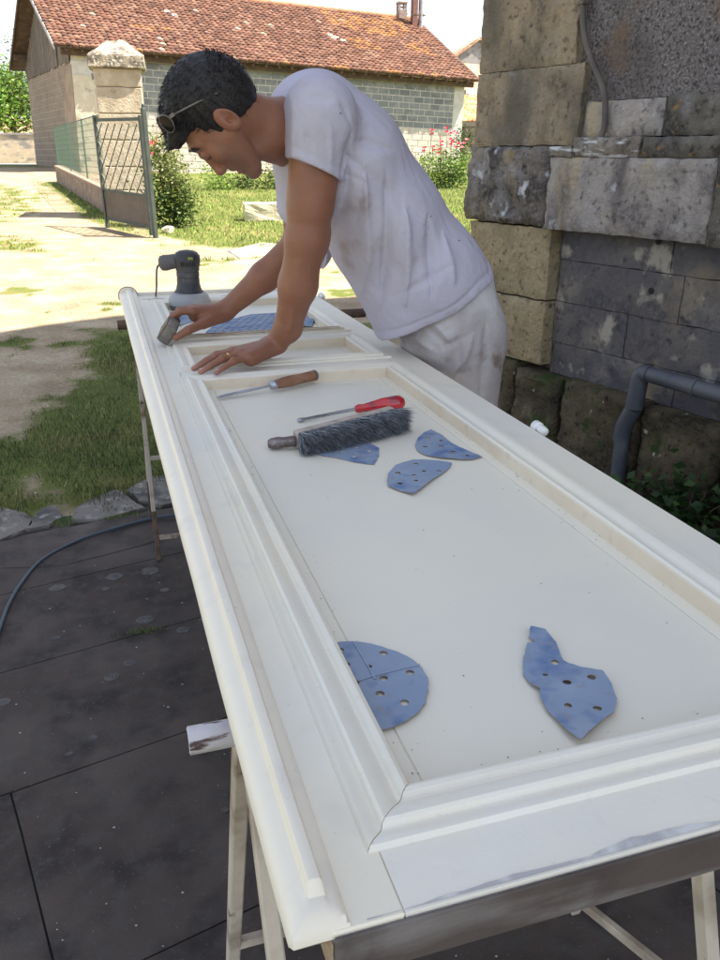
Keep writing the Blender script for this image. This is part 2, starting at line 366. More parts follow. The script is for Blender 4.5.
# ------------------------------------------------------------------ house wall on the right
TH = R(15.4); HN = Vector((-math.cos(TH), -math.sin(TH), 0)); HD = Vector((-math.sin(TH), math.cos(TH), 0)); H0 = Vector((2.0, 3.129, 0))
def hp(s, z, t=0): return H0 + HD * s + HN * t + Vector((0, 0, z))
house = empty('stone_house', tuple(hp(0, 0)), 'old stone house wall with pale quoins, stained lintel and blocked opening', 'house')
LIM = (.42, .36, .26)
def stonemat(name, base, dark, light, dlo=.52, extra=None, ob=.08, bump=.7):
    base = tuple(c * 1.1 for c in base)
    v = [(light, 3.0, .48, .7), (tuple(c * .72 for c in base), 9, .45, .65), (dark, 4.5, dlo - .05, dlo + .17), (tuple(c * .8 for c in base), 42, .42, .7), (tuple(c * .6 for c in dark), 34, .56, .74), (tuple(c * .8 for c in light), 130, .6, .75)]
    return mat(name, base, .92, var=v + (extra or []), bump=min(1, bump * 1.1), bscale=55, objvar=ob, spec=.12, bdist=.022)
M['quoin'] = stonemat('quoin_stone', (.36, .285, .20), (.09, .078, .068), (.38, .33, .26), .56, extra=[((.155, .135, .11), 3.5, .50, .68, (1, 1, .5)), ((.33, .31, .30), 7, .62, .74)])
M['quoin_low'] = stonemat('quoin_ochre', (.34, .27, .17), (.14, .12, .09), (.40, .34, .24), .66)
M['band'] = stonemat('weathered_band', (.25, .215, .18), (.055, .05, .052), (.36, .34, .36), .50, extra=[((.33, .26, .17), 5, .52, .62, (1, 1, .4)), ((.05, .045, .045), 7, .50, .66, (1, 1, .5)), ((.56, .56, .58), 11, .63, .71)])
M['lintel'] = stonemat('lintel_stone', (.39, .345, .315), (.13, .115, .12), (.40, .385, .40), .53, extra=[((.44, .37, .27), 4.5, .53, .62, (1, 1, .22)), ((.11, .095, .10), 6, .54, .70, (1, 1, .35)), ((.50, .50, .52), 9, .66, .74)])
M['ledge'] = stonemat('chalky_ledge', (.27, .23, .19), (.09, .08, .08), (.38, .36, .36), .53, extra=[((.60, .60, .62), 16, .54, .62, (.5, .5, 3))])
M['dark_course'] = stonemat('black_course', (.17, .15, .125), (.035, .033, .033), (.27, .26, .27), .46, extra=[((.30, .19, .08), 16, .62, .7)])
M['plinth'] = stonemat('mossy_plinth', (.105, .085, .055), (.022, .02, .018), (.19, .16, .11), .5, extra=[((.04, .06, .02), 6, .56, .66), ((.42, .38, .33), 20, .69, .73)])
M['cblock'] = stonemat('cement_block', (.165, .15, .145), (.085, .080, .088), (.27, .235, .20), .5, extra=[((.085, .083, .10), 1.9, .44, .60), ((.27, .215, .15), 1.7, .56, .66), ((.34, .31, .27), 5.5, .60, .66), ((.07, .065, .075), 12, .60, .68)], ob=.18, bump=.4)
M['rough'] = mat('roughcast', (.25, .22, .225), .97, var=[((.30, .27, .265), 1.8, .42, .66), ((.085, .075, .072), 75, .46, .66), ((.46, .43, .44), 110, .54, .68), ((.12, .10, .097), 2.6, .50, .74), ((.30, .20, .13), 3.3, .60, .75)], bump=1., bscale=85, spec=.1, bdist=.03)
M['mortar'] = mat('wall_mortar', (.12, .10, .08), .97, var=[((.05, .045, .04), 20, .45, .6)], bump=.8, bscale=60)
def stone(s0, s1, z0, z1, t0, t1, mt, name='stone', rough=.007, res=.02, chip=.014, slant=0):
    """one dressed stone with an uneven face and worn arrises"""
    nsx = max(3, int(abs(s1 - s0) / res)); nz_ = max(3, int((z1 - z0) / res)); V = []; F = []
    for j in range(nz_ + 1):
        for i in range(nsx + 1):
            s = s0 + (s1 - s0) * i / nsx; z = z0 + (z1 - z0) * j / nz_
            e = min(i, nsx - i, j, nz_ - j)
            t = t1 + rough * noise.noise((s * 9, z * 9, t1 * 50)) + .6 * rough * noise.noise((s * 31, z * 31, 4)) + .25 * rough * noise.noise((s * 70, z * 70, 6))
            if e == 0: t -= chip * (.6 + .8 * abs(noise.noise((s * 14, z * 14, 9))))
            es = .005 * noise.noise((s * 20, z * 20, 3)) if e == 0 else 0
            V.append(hp(s + es, z + slant * (i / nsx) + es, t))
    w = nsx + 1
    for j in range(nz_):
        for i in range(nsx): F.append((j * w + i, (j + 1) * w + i, (j + 1) * w + i + 1, j * w + i + 1))
    per = [i for i in range(w)] + [j * w + nsx for j in range(1, nz_ + 1)] + [nz_ * w + i for i in range(nsx - 1, -1, -1)] + [j * w for j in range(nz_ - 1, 0, -1)]
    b0 = len(V)
    for k in per:
        i = k % w; j = k // w; V.append(hp(s0 + (s1 - s0) * i / nsx, z0 + (z1 - z0) * j / nz_ + slant * (i / nsx), t0))
    for k in range(len(per)): F.append((per[k], per[(k + 1) % len(per)], b0 + (k + 1) % len(per), b0 + k))
    F.append(tuple(range(len(V) - 1, b0 - 1, -1)))
    o = pmesh(name, V, F, mt, house, smooth=True)
    bm = bmesh.new(); bm.from_mesh(o.data); bmesh.ops.recalc_face_normals(bm, faces=bm.faces); bm.to_mesh(o.data); bm.free()
    o.data.polygons.foreach_set('use_smooth', [True] * len(o.data.polygons)); o.data.set_sharp_from_angle(angle=R(50))
    return o
# core of the house
m = MB()
def hbox(m, s0, s1, z0, z1, t0, t1):
    P = [hp(s0, z0, t0), hp(s1, z0, t0), hp(s1, z0, t1), hp(s0, z0, t1)]; m.poly(P, (0, 0, z1 - z0)); return m
hbox(m, -6, .73, -.3, 7.6, -8, -.13); m.build('wall', M['mortar'], house)
m = MB(); hbox(m, -6, .18, 1.60, 7.6, -.128, -.045)
bmesh.ops.subdivide_edges(m.bm, edges=m.bm.edges[:], cuts=1)
m.build('roughcast_render', M['rough'], house)
m = MB(); hbox(m, -6.4, 1.15, 7.6, 7.75, -8.4, .45); m.build('eave_board', mat('eave_wood', (.12, .08, .05), .8), house)
m = MB(); m.poly([hp(-6.4, 7.75, .5), hp(-6.4, 9.6, -4), hp(-6.4, 7.75, -8.5)], tuple(HD * 7.55)); m.build('roof', mat('house_roof_tile', (.35, .16, .09), .9, var=[((.2, .1, .06), 5, .4, .6)], bump=.6, bscale=12), house)
ZB0, ZB1 = 1.09, 1.425         # projecting band / lintel
JS = .20                       # jamb of the blocked opening
SC = .765
Z_up = [1.432, 1.745, 2.10, 2.45, 2.8, 3.15, 3.5, 3.85, 4.2, 4.6, 5.0, 5.4, 5.8, 6.2, 6.6, 7.0, 7.58]
for k in range(len(Z_up) - 1):
    w = .16 if k % 2 else .12
    stone(w if k else .10, SC - (.006 if k % 2 else 0), Z_up[k] + .0015, Z_up[k + 1] - .0015, -.2, .004 - .004 * (k % 2), M['quoin'], 'quoin', chip=.010, rough=.012)
    if k < 4: pass
# stones of the end wall corner side are part of the same quoins; band stone at the corner, proud
stone(.232, SC + .035, ZB0 + .002, ZB1 + .004, -.2, .018, M['band'], 'quoin', rough=.030, chip=.028)
# low quoins down to the plinth
stone(JS + .005, SC, .765, ZB0 - .006, -.2, .0, M['quoin_low'], 'quoin', chip=.01)
stone(JS + .003, SC - .005, .46, .757, -.2, .002, M['quoin_low'], 'quoin', chip=.012)
# lintel and the course above
sL0 = (-0.5992,1.2435)[0]
stone(sL0, .229, ZB0 - .002, 1.382, -.2, .030, M['lintel'], 'lintel', rough=.014, chip=.014)
stone(-.58 - .6, sL0 - .003, ZB0 - .01, 1.40, -.2, .035, M['dark_course'], 'stone', rough=.014, chip=.02)
stone(-2.3, -1.19, ZB0 - .01, 1.40, -.2, .03, M['band'], 'stone', rough=.014, chip=.02)
stone(.101, .229, 1.385, 1.4295, -.2, .034, M['ledge'], 'stone', rough=.01, chip=.01)
stone(-.24, .098, 1.384, 1.460, -.2, .03, M['ledge'], 'stone', rough=.01, chip=.02)
stone(-.95, -.243, 1.384, 1.458, -.2, .022, M['dark_course'], 'stone', rough=.012, chip=.02)
stone(-.30, .10, 1.462, 1.597, -.2, -.018, M['lintel'], 'stone', rough=.008)
stone(-1.05, -.308, 1.462, 1.605, -.2, -.022, M['dark_course'], 'stone', rough=.010)
stone(-2.4, -1.06, 1.42, 1.60, -.2, -.022, M['dark_course'], 'stone', rough=.010)
# cement blocks filling the opening
zr = [.42, .573, .762, .951, 1.088]
offs = {3: [JS, -.40, -.95, -1.5], 2: [JS, .02, -.47, -.96, -1.5], 1: [JS, -.22, -.70, -1.2, -1.6], 0: [JS, -.02, -.5, -1.0, -1.5]}
for k in range(4):
    o_ = offs[k]
    for i in range(len(o_) - 1):
        stone(o_[i + 1] + .0015, o_[i] - .0015, zr[k] + .0015, zr[k + 1] - .0015, -.16, -.072 + .004 * ((i + k) % 2), M['cblock'], 'cement_block', rough=.003, chip=.004, res=.05)
# plinth stones under it, proud of the blocks
pl = [(.78, .36), (.35, .05), (.04, -.42), (-.43, -.80), (-.81, -1.3), (-1.31, -1.9), (-1.9, -2.6)]
for k, (a, b_) in enumerate(pl):
    stone(b_ + .004, a - .004, .02 * (k % 2), .43 - .012 * (k % 2) - (.0 if k else -.02), -.2, .012 + .012 * (k % 2), M['plinth'], 'plinth_stone', rough=.022, chip=.03)
    stone(b_ + .004, a - .004, -.3, .02 * (k % 2) - .006, -.2, .03, M['plinth'], 'plinth_stone', rough=.02, chip=.02, res=.08)
for (p) in ((-0.3256,0.8756), (-0.3256,1.0736)):
    c = hp(p[0], p[1], -.066); m = MB(); m.lathe(c, c + HN, [(-.004, .013), (.0, .014), (.002, .010), (.0025, .004)], 10); m.build('bolt_hole', mat('hole_dark', (.015, .013, .012), .9), house)
# the rest of the wall toward the viewer (out of frame): plain render
m = MB(); hbox(m, -6, -1.62, .42, 1.088, -.128, -.05); m.build('render_panel', M['rough'], house)
m = MB(); hbox(m, -6, -2.31, 1.09, 1.59, -.128, -.04); m.build('render_panel', M['rough'], house)

# drain pipe (grey plastic) and old cable pipe above
M['pvc'] = mat('grey_pvc', (.055, .062, .082), .5, var=[((.10, .105, .12), 6, .45, .7)], bump=.08, bscale=40)
pipe = empty('drain_pipe', tuple(hp(-.3, 0, .05)), 'grey plastic waste pipe bending down the wall behind the door', 'pipe')
q = lambda x: hp(x[0], x[1], .05)
a = q((-0.4213,0.5701)); b_ = q((-1.0229,0.5573)); c = q((-0.4118,0.4142)); d_ = q((-0.3734,0.3290)); e = q((-0.3685,0.2601)); f = q((-0.3786,-0.1139)); f.z = max(f.z, -.02)
rr = .032
m = MB(); m.tube([a + (b_ - a) * .04, b_ + (b_ - a) * .6], rr, 18); m.build('pipe_run', M['pvc'], pipe, 40)
m = MB(); m.tube([c, a + (c - a) * .25, a + (c - a) * .06 + (b_ - a) * .004, a + (b_ - a) * .025, a + (b_ - a) * .07], rr * 1.14, 18); m.build('elbow', M['pvc'], pipe, 40)
m = MB(); m.tube([c + Vector((0, 0, .0)), c + (d_ - c) * .6, d_, e], rr * 1.1, 18); m.build('elbow', M['pvc'], pipe, 40)
m = MB(); m.tube([e + (c - e) * .1, f], rr * .96, 18); m.build('down_run', M['pvc'], pipe, 40)
cc = a.lerp(b_, .42); dd = (b_ - a).normalized(); m = MB(); m.tube([cc - dd * .004, cc + dd * .012], rr * 1.12, 18); m.build('pipe_clip', M['pvc'], pipe, 40)
kk = f.lerp(e, .33); m = MB(); m.tube([kk, kk + Vector((0, 0, -.05))], rr * 1.1, 18); m.build('pipe_sleeve', M['pvc'], pipe, 40)
M['oldpipe'] = mat('old_brown_pipe', (.075, .06, .055), .6, var=[((.12, .10, .09), 12, .4, .7)], bump=.3, bscale=60)
op = empty('cable_pipe', tuple(hp(.1, 1.5, 0)), 'old brown conduit curving down the roughcast to the stone ledge', 'pipe')
pts = [(0.1728,2.1798), (0.1525,2.0408), (0.1421,1.9700), (0.1317,1.8985), (0.1038,1.8173), (0.0549,1.7376), (0.0022,1.6654), (-0.0277,1.6057), (-0.0357,1.5542), (-0.0397,1.4949), (-0.0291,1.4274)]
tt = [.0, .0, .0, -.0, -.0, -.0, -.0, -.0, .0, .0, .02]
m = MB(); m.tube(catmull([hp(p[0], p[1], t) for p, t in zip(pts, tt)], 5), .0125, 12); m.build('conduit', M['oldpipe'], op, 60)
k_ = (0.1406,1.9594); m = MB(); m.box(hp(k_[0], k_[1], .0), (.03, .045, .014), bev=.003); m.build('pipe_clip', M['oldpipe'], op)

# ------------------------------------------------------------------ the door laid flat on two trestles
DZ = .88
WC = (.80, .765, .67)
M['cream'] = mat('cream_paint', (.86, .80, .66), .55, var=[((.80, .775, .69), 3, .42, .66), ((.76, .72, .62), 14, .55, .80), ((.66, .62, .54), 150, .66, .76)], bump=.12, bscale=110, objvar=.015, spec=.4, bdist=.003)
M['panel_paint'] = mat('panel_paint', (.84, .795, .67), .5, var=[((.79, .765, .67), 4, .42, .66), ((.60, .56, .48), 75, .735, .77)], bump=.06, bscale=90, spec=.4, bdist=.003)
M['edge_paint'] = mat('astragal_paint', (.85, .785, .66), .45, var=[((.76, .71, .61), 18, .55, .75), ((.66, .62, .56), 90, .66, .76)], bump=.15, bscale=120, spec=.5, bdist=.003)
M['primer'] = mat('sanded_primer', (.85, .805, .70), .7, var=[((.80, .77, .69), 7, .48, .75), ((.74, .71, .64), 60, .60, .78), ((.84, .81, .73), 10, .5, .7)], bump=.15, bscale=150, spec=.3, bdist=.003)
M['bare'] = mat('bare_wood', (.40, .30, .20), .8, var=[((.26, .19, .13), 6, .4, .65, (1, 14, 14)), ((.55, .45, .33), 30, .55, .7, (1, 8, 8))], bump=.25, bscale=80)
M['end_wood'] = mat('door_end_wood', (.10, .078, .07), .85, var=[((.22, .20, .195), 5, .47, .65, (1, 1, 5)), ((.07, .055, .05), 13, .5, .66)], bump=.5, bscale=60, bdist=.004)
door = empty('door', (.42, 1.85, DZ - .04), 'long cream panelled door laid flat across two trestles for sanding', 'door')
T = .842                                     # underside
X0, X1, Y0, Y1 = .118, .786, .383, 3.13
YM0, YM1 = 1.955, 1.975
m = MB()
def slab(x0, x1, y0, y1, mt, name, z0=T, z1=DZ, bev=.0015):
    m = MB(); m.box(((x0 + x1) / 2, (y0 + y1) / 2, (z0 + z1) / 2), (x1 - x0, y1 - y0, z1 - z0), bev=bev); return m.build(name, mt, door)
IX0, IX1 = .158, .711                        # inside edges of the stiles
slab(.104, IX0, Y0, Y1, M['cream'], 'stile'); slab(IX1, X1, Y0, Y1, M['cream'], 'stile')
R1, R2, R3, R4, R5, R6 = .462, 1.915, 2.005, 2.285, 2.375, 3.045
slab(IX0 + .0003, IX1 - .0003, Y0 + .0003, R1, M['primer'], 'rail', bev=.0004); slab(IX0 + .001, IX1 - .001, R2, R3, M['cream'], 'rail'); slab(IX0 + .001, IX1 - .001, R4, R5, M['cream'], 'rail'); slab(IX0 + .001, IX1 - .001, R6, Y1, M['cream'], 'rail')
slab(.1020, .1036, Y0 - .003, Y0 + .35, M['bare'], 'edge_wood', T - .004, .8725, .0004)
# ragged sanded end: bare grey edge of the near end
slab(.1045, X1 - .002, Y0 - .004, Y0 - .0005, M['end_wood'], 'end_grain', T - .006, DZ - .003, .001)
# far rebate strip with slots
m = MB(); m.box(((.105 + X1) / 2, 3.215, .858), (X1 - .105, .16, .03), bev=.002); m.build('rebate_strip', M['cream'], door)
M['dark'] = mat('dark_slot', (.03, .027, .025), .9)
m = MB(); m.box(((.125 + .60) / 2 + .05, 3.275, .878), (.60, .018, .012), bev=.002); m.build('rebate_lip', M['cream'], door)
for (a, b_) in ((.135, .215), (.43, .515)): m = MB(); m.box(((a + b_) / 2, 3.150, .8752), (b_ - a, .010, .0035)); m.build('slot', M['dark'], door)
PZ = .861
def panel(x0, x1, y0, y1): 
    # raised field with a fine groove round it
    g = .026
    m = MB(); m.box(((x0 + x1) / 2, (y0 + y1) / 2, PZ - .008), (x1 - x0, y1 - y0, .012)); m.build('panel_ground', M['panel_paint'], door)
    m = MB(); zt = PZ
    a, b_, c, d = x0 + g, x1 - g, y0 + g, y1 - g
    m.box(((a + b_) / 2, (c + d) / 2, zt - .002), (b_ - a, d - c, .004), bev=.0008); m.build('panel', M['panel_paint'], door)
    for (p, q_) in (((x0, y0), (a - .0012, y1)), ((b_ + .0012, y0), (x1, y1)), ((a, y0), (b_, c - .0012)), ((a, d + .0012), (b_, y1))):
        m = MB(); m.box(((p[0] + q_[0]) / 2, (p[1] + q_[1]) / 2, zt - .002), (q_[0] - p[0], q_[1] - p[1], .004), bev=.0006); m.build('panel_border', M['panel_paint'], door)
def moulding(x0, x1, y0, y1, prof, mt):
    """x0.. is the inner opening; profile (u outward from the opening, z)"""
    sides = [((0, -1), (x0, y0), (x1, y0)), ((1, 0), (x1, y0), (x1, y1)), ((0, 1), (x1, y1), (x0, y1)), ((-1, 0), (x0, y1), (x0, y0))]
    for si, (nrm, a, b_) in enumerate(sides):
        V = []; F = []; n = len(prof); seg = max(2, int(math.hypot(b_[0] - a[0], b_[1] - a[1]) / .05))
        tx, ty = b_[0] - a[0], b_[1] - a[1]; Ln = math.hypot(tx, ty); tx /= Ln; ty /= Ln
        for k in range(seg + 1):
            t = k / seg
            for (u, z) in prof:
                # mitre: the run lengthens with u at both ends
                s0 = -u + .0004; s1 = Ln + u - .0004; s = s0 + (s1 - s0) * t
                wob = .0006 * noise.noise((a[0] * 9 + tx * s * 6, a[1] * 9 + ty * s * 6, u * 80))
                V.append((a[0] + tx * s + nrm[0] * (u + wob), a[1] + ty * s + nrm[1] * (u + wob), z + wob))
        for k in range(seg):
            for j in range(n - 1): F.append((k * n + j, k * n + j + 1, (k + 1) * n + j + 1, (k + 1) * n + j))
        F.append(tuple(range(n))); F.append(tuple(range(seg * n + n - 1, seg * n - 1, -1)))
        o = pmesh('moulding', V, F, mt[si] if isinstance(mt, list) else mt, door, smooth=True)
        o.data.materials.append(M['tan'])
        for pi in range(len(o.data.polygons) - 2):
            if pi % (n - 1) < 2: o.data.polygons[pi].material_index = 1
        bm = bmesh.new(); bm.from_mesh(o.data); bmesh.ops.recalc_face_normals(bm, faces=bm.faces); bm.to_mesh(o.data); bm.free(); o.data.set_sharp_from_angle(angle=R(28))
M['tan'] = mat('tan_paint', (.71, .61, .47), .7, var=[((.77, .69, .56), 8, .45, .75), ((.60, .50, .37), 30, .60, .8)], bump=.15)  # tan tone for the inner faces of the mouldings
PROF = [(0, PZ - .006), (0, .8835), (.0015, .8862), (.006, .8885), (.0105, .8878), (.0118, .8830), (.0150, .8826), (.020, .8862), (.027, .8895), (.0325, .8905), (.0352, .8885), (.0362, .8828), (.0392, .8826), (.045, .8852), (.0495, .8850), (.0515, .8815), (.052, DZ - .004)]
O = .056
PROF = [(u * (1 if u < .011 else 1.077), z) for u, z in PROF]
PA = (.204, .663, .497, 1.873); PB = (.207, .663, 2.045, 2.245); PC = (.207, .663, 2.415, 3.003)
for P in (PA, PB, PC): panel(P[0] - .004, P[1] + .004, P[2] - .004, P[3] + .004)
moulding(*PA, PROF, [M['primer'], M['cream'], M['cream'], M['cream']])
moulding(*PB, PROF, M['cream']); moulding(*PC, PROF, M['cream'])
# brown sanded arris on the rail beyond the sanding block
M['sanded'] = mat('sanded_brown_arris', (.42, .30, .20), .8, var=[((.62, .54, .43), 40, .45, .6, (1, 6, 6)), ((.25, .16, .10), 25, .55, .65, (1, 6, 6))])
for k, (y, w) in enumerate(((2.393, .0045), (2.381, .003), (2.370, .004))):
    m = MB(); m.box((.44, y, .8885 + .0012 * (k != 1)), (.50, w, .003), bev=.0008); m.build('worn_strip', M['sanded'], door)
# astragal cover strip along the left edge
AP = [(0, .8735, 0), (.01, .8765, 0), (.06, .8822, 0), (.16, .8868, 0), (.28, .8893, 0), (.40, .8903, 0), (.425, .8903, .0062), (.47, .8903, .0092), (.55, .8903, .0100), (.66, .8903, .0092), (.705, .8903, .0060), (.73, .8895, 0), (.76, .8893, 0), (.86, .8885, 0), (.94, .8862, 0), (.985, .8825, 0), (1.0, .8735, 0)]
V = []; F = []; n = len(AP); ya, yb = .383, 3.315
ringy = [0, .0012, .0035, .0075, .013, .019, .0235, .0255, .031, .033]; ringy = ringy + [.033 + (yb - ya - .033) * k / 70 for k in range(1, 71)]; seg = len(ringy) - 1
def endz(e):
    P_ = [(0, .8735), (.0012, .8790), (.0035, .8825), (.0075, .8865), (.013, .8893), (.019, .8903)]
    for (a0, z0), (a1, z1) in zip(P_, P_[1:]):
        if e <= a1: return z0 + (z1 - z0) * (e - a0) / (a1 - a0)
    return 1
for k, e in enumerate(ringy):
    y = ya + e; t_ = (y - .38) / 2.93; xo = .0735 - .0185 * t_ ** .8; xf = .1185 + .0035 * t_
    fl_ = min(1, max(0, (e - .0235) / .0075))
    for j, (u, z, f) in enumerate(AP):
        x = xo + (xf - xo) * u; zz = min(z, endz(e)) if 0 < j < n - 1 else .8735
        if e == 0: zz = .8735 + (.0008 if 0 < j < n - 1 else 0)
        # corners of the bevelled end are eased
        w = .0007 * noise.noise((x * 40, y * 5, z * 40)); V.append((x + w, y + (.004 * max(0, .05 - u) / .05 if e < .002 else 0), zz + f * fl_ + w))
for k in range(seg):
    for j in range(n - 1): F.append((k * n + j, (k + 1) * n + j, (k + 1) * n + j + 1, k * n + j + 1))
    F.append((k * n + n - 1, (k + 1) * n + n - 1, (k + 1) * n, k * n))
F.append(tuple(range(n))); F.append(tuple(range(seg * n + n - 1, seg * n - 1, -1)))
o = pmesh('astragal', V, F, M['edge_paint'], door, smooth=True); bm = bmesh.new(); bm.from_mesh(o.data)
bmesh.ops.recalc_face_normals(bm, faces=bm.faces); bm.to_mesh(o.data); bm.free(); o.data.set_sharp_from_angle(angle=R(35))
# rounded cap and wire at its far end
m = MB(); m.lathe((.088, 3.325, .872), (.088, 3.2, .872), [(0, .012), (.004, .026), (.012, .032), (.05, .034), (.056, .031)], 16); m.build('astragal_cap', M['edge_paint'], door, 40)
pts = [(.088 + .036 * math.cos(a), 3.262 + .004 * math.sin(3 * a), .874 + .036 * math.sin(a)) for a in [k * math.pi / 10 - .3 for k in range(13)]]
m = MB(); m.tube(pts, .0016, 6); m.build('tie_wire', mat('wire', (.12, .11, .10), .5, metal=.6), door)
for p in ((0.1071,2.0369,0.8805), (0.1093,1.9393,0.8805)):
    m = MB(); m.box((p[0], p[1], .8805), (.008, .016, .0012)); m.build('screw_slot', M['dark'], door)
# hinge knuckles on the right edge
M['whitepl'] = mat('white_enamel', (.80, .80, .77), .35)
for (y) in (1.335, 3.02):
    m = MB(); m.lathe((X1 + .012, y - .022, .880), (X1 + .012, y + .03, .882), [(0, .005), (.003, .009), (.016, .010), (.019, .007), (.023, .007), (.027, .012), (.040, .012), (.046, .007)], 14); m.build('hinge_knuckle', M['whitepl'], door, 40)
# joint crack at the near corner

M['scrape'] = mat('scraped_grey', (.47, .46, .46), .8, var=[((.7, .69, .66), 40, .42, .6)])
V = []; F = []
n = 60
for k in range(n + 1):
    x = .13 + .64 * k / n; w = (.006 + .012) * min(1, k / 14) * max(0, noise.noise((x * 7, 1, 2)) + .15) + .003 * noise.noise((x * 50, 2, 2)); V += [(x, Y0 + .003, DZ + .0007), (x, Y0 + .003 + max(.0008, w), DZ + .0007)]
for k in range(n): F.append((2 * k, 2 * k + 2, 2 * k + 3, 2 * k + 1))
pmesh('scraped_edge', V, F, M['scrape'], door)

# trestles
M['trestle'] = mat('trestle_paint', (.62, .54, .44), .7, var=[((.36, .29, .22), 9, .45, .62), ((.10, .06, .04), 16, .63, .68)], bump=.3, bscale=60)
M['trestle_old'] = mat('trestle_rusty', (.46, .40, .34), .8, var=[((.20, .12, .08), 9, .58, .66), ((.06, .04, .03), 14, .60, .66)], bump=.4, bscale=60)
M['rust'] = mat('rusty_steel', (.085, .058, .045), .85, var=[((.15, .095, .065), 20, .45, .6)], bump=.4, bscale=90)
M['bar_paint'] = mat('peeling_lilac_paint', (.60, .58, .62), .65, var=[((.42, .38, .40), 14, .48, .62), ((.10, .06, .06), 26, .555, .60, (.6, 3, 3))], bump=.3, bscale=70)
def trestle(y, splay0, splay1, xl, xr, label, painted):
    t = empty('trestle', (.4, y, 0), label, 'trestle', 'trestles under the door'); zb = .8265 if painted else .824; br_ = .0145 if painted else .017
    m = MB(); m.lathe((.024, y, zb), (.95, y, zb), [(.009, br_ - .002), (.010, br_), (.925, br_), (.926, br_ - .002)], 20); m.build('top_bar', M['bar_paint'] if painted else M['rust'], t, 40)
    mt = M['trestle'] if painted else M['trestle_old']
    if painted: m = MB(); m.lathe((.0235, y, zb), (.05, y, zb), [(.0090, .011), (.0098, .011)], 18); m.build('bar_end', M['dark'], t)
    w, h = (.018, .024) if painted else (.016, .02)
    for x in (xl, xr):
        for (dy) in (splay0, splay1):
            if painted and x > .5: x = .755 if dy > 0 else .632
            a = Vector((x + (.012 if dy > 0 else 0), y + .012 * (1 if dy > 0 else -1), zb - .012)); b_ = Vector((x + (.0 if dy > 0 else -.0), y + dy, 0.003))
            m = MB(); 
            if painted and dy < 0 and x < .5: a.x += .016; b_.x += .030
            m.bar(a, b_, h, w, (1, 0, 0), .002); lg = m.build('leg', mt, t)
            if not painted:
                m = MB(); m.bar(b_.lerp(a, .22), b_ - Vector((0, 0, .001)), h + .0008, w + .0008, (1, 0, 0), .002); m.build('leg_shoe', M['rust'], lg)
    for dy in (splay0, splay1):
        f_ = .30 if dy < 0 else .22
        if painted and dy < 0: continue
        a = Vector((xl, y + dy * f_ * 3, zb * (1 - f_ * 3))); b_ = Vector((xr, y + dy * f_ * 3, zb * (1 - f_ * 3)))
        m = MB(); m.bar(a, b_, .014, .014, bev=.001); m.build('cross_rail', mt, t)
    return t
far_t = trestle(2.945, -.235, .15, .088, .75, 'old rusty trestle with thin flaking legs under the far end of the door', False)
near_t = trestle(.678, -.30, .29, .078, .715, 'beige painted trestle with a peeling lilac round bar under the near end of the door', True)
m = MB(); m.bar((.655, .93, .17), (.735, .46, .30), .012, .016, bev=.001); m.build('brace', M['trestle'], near_t)
m = MB(); m.tube(catmull([(.098, .50, .38), (.092, .46, .33), (.105, .44, .30), (.095, .42, .26), (.107, .41, .23), (.10, .395, .18)], 6), .0035, 6); m.build('chain_hook', M['oldpipe'], near_t)

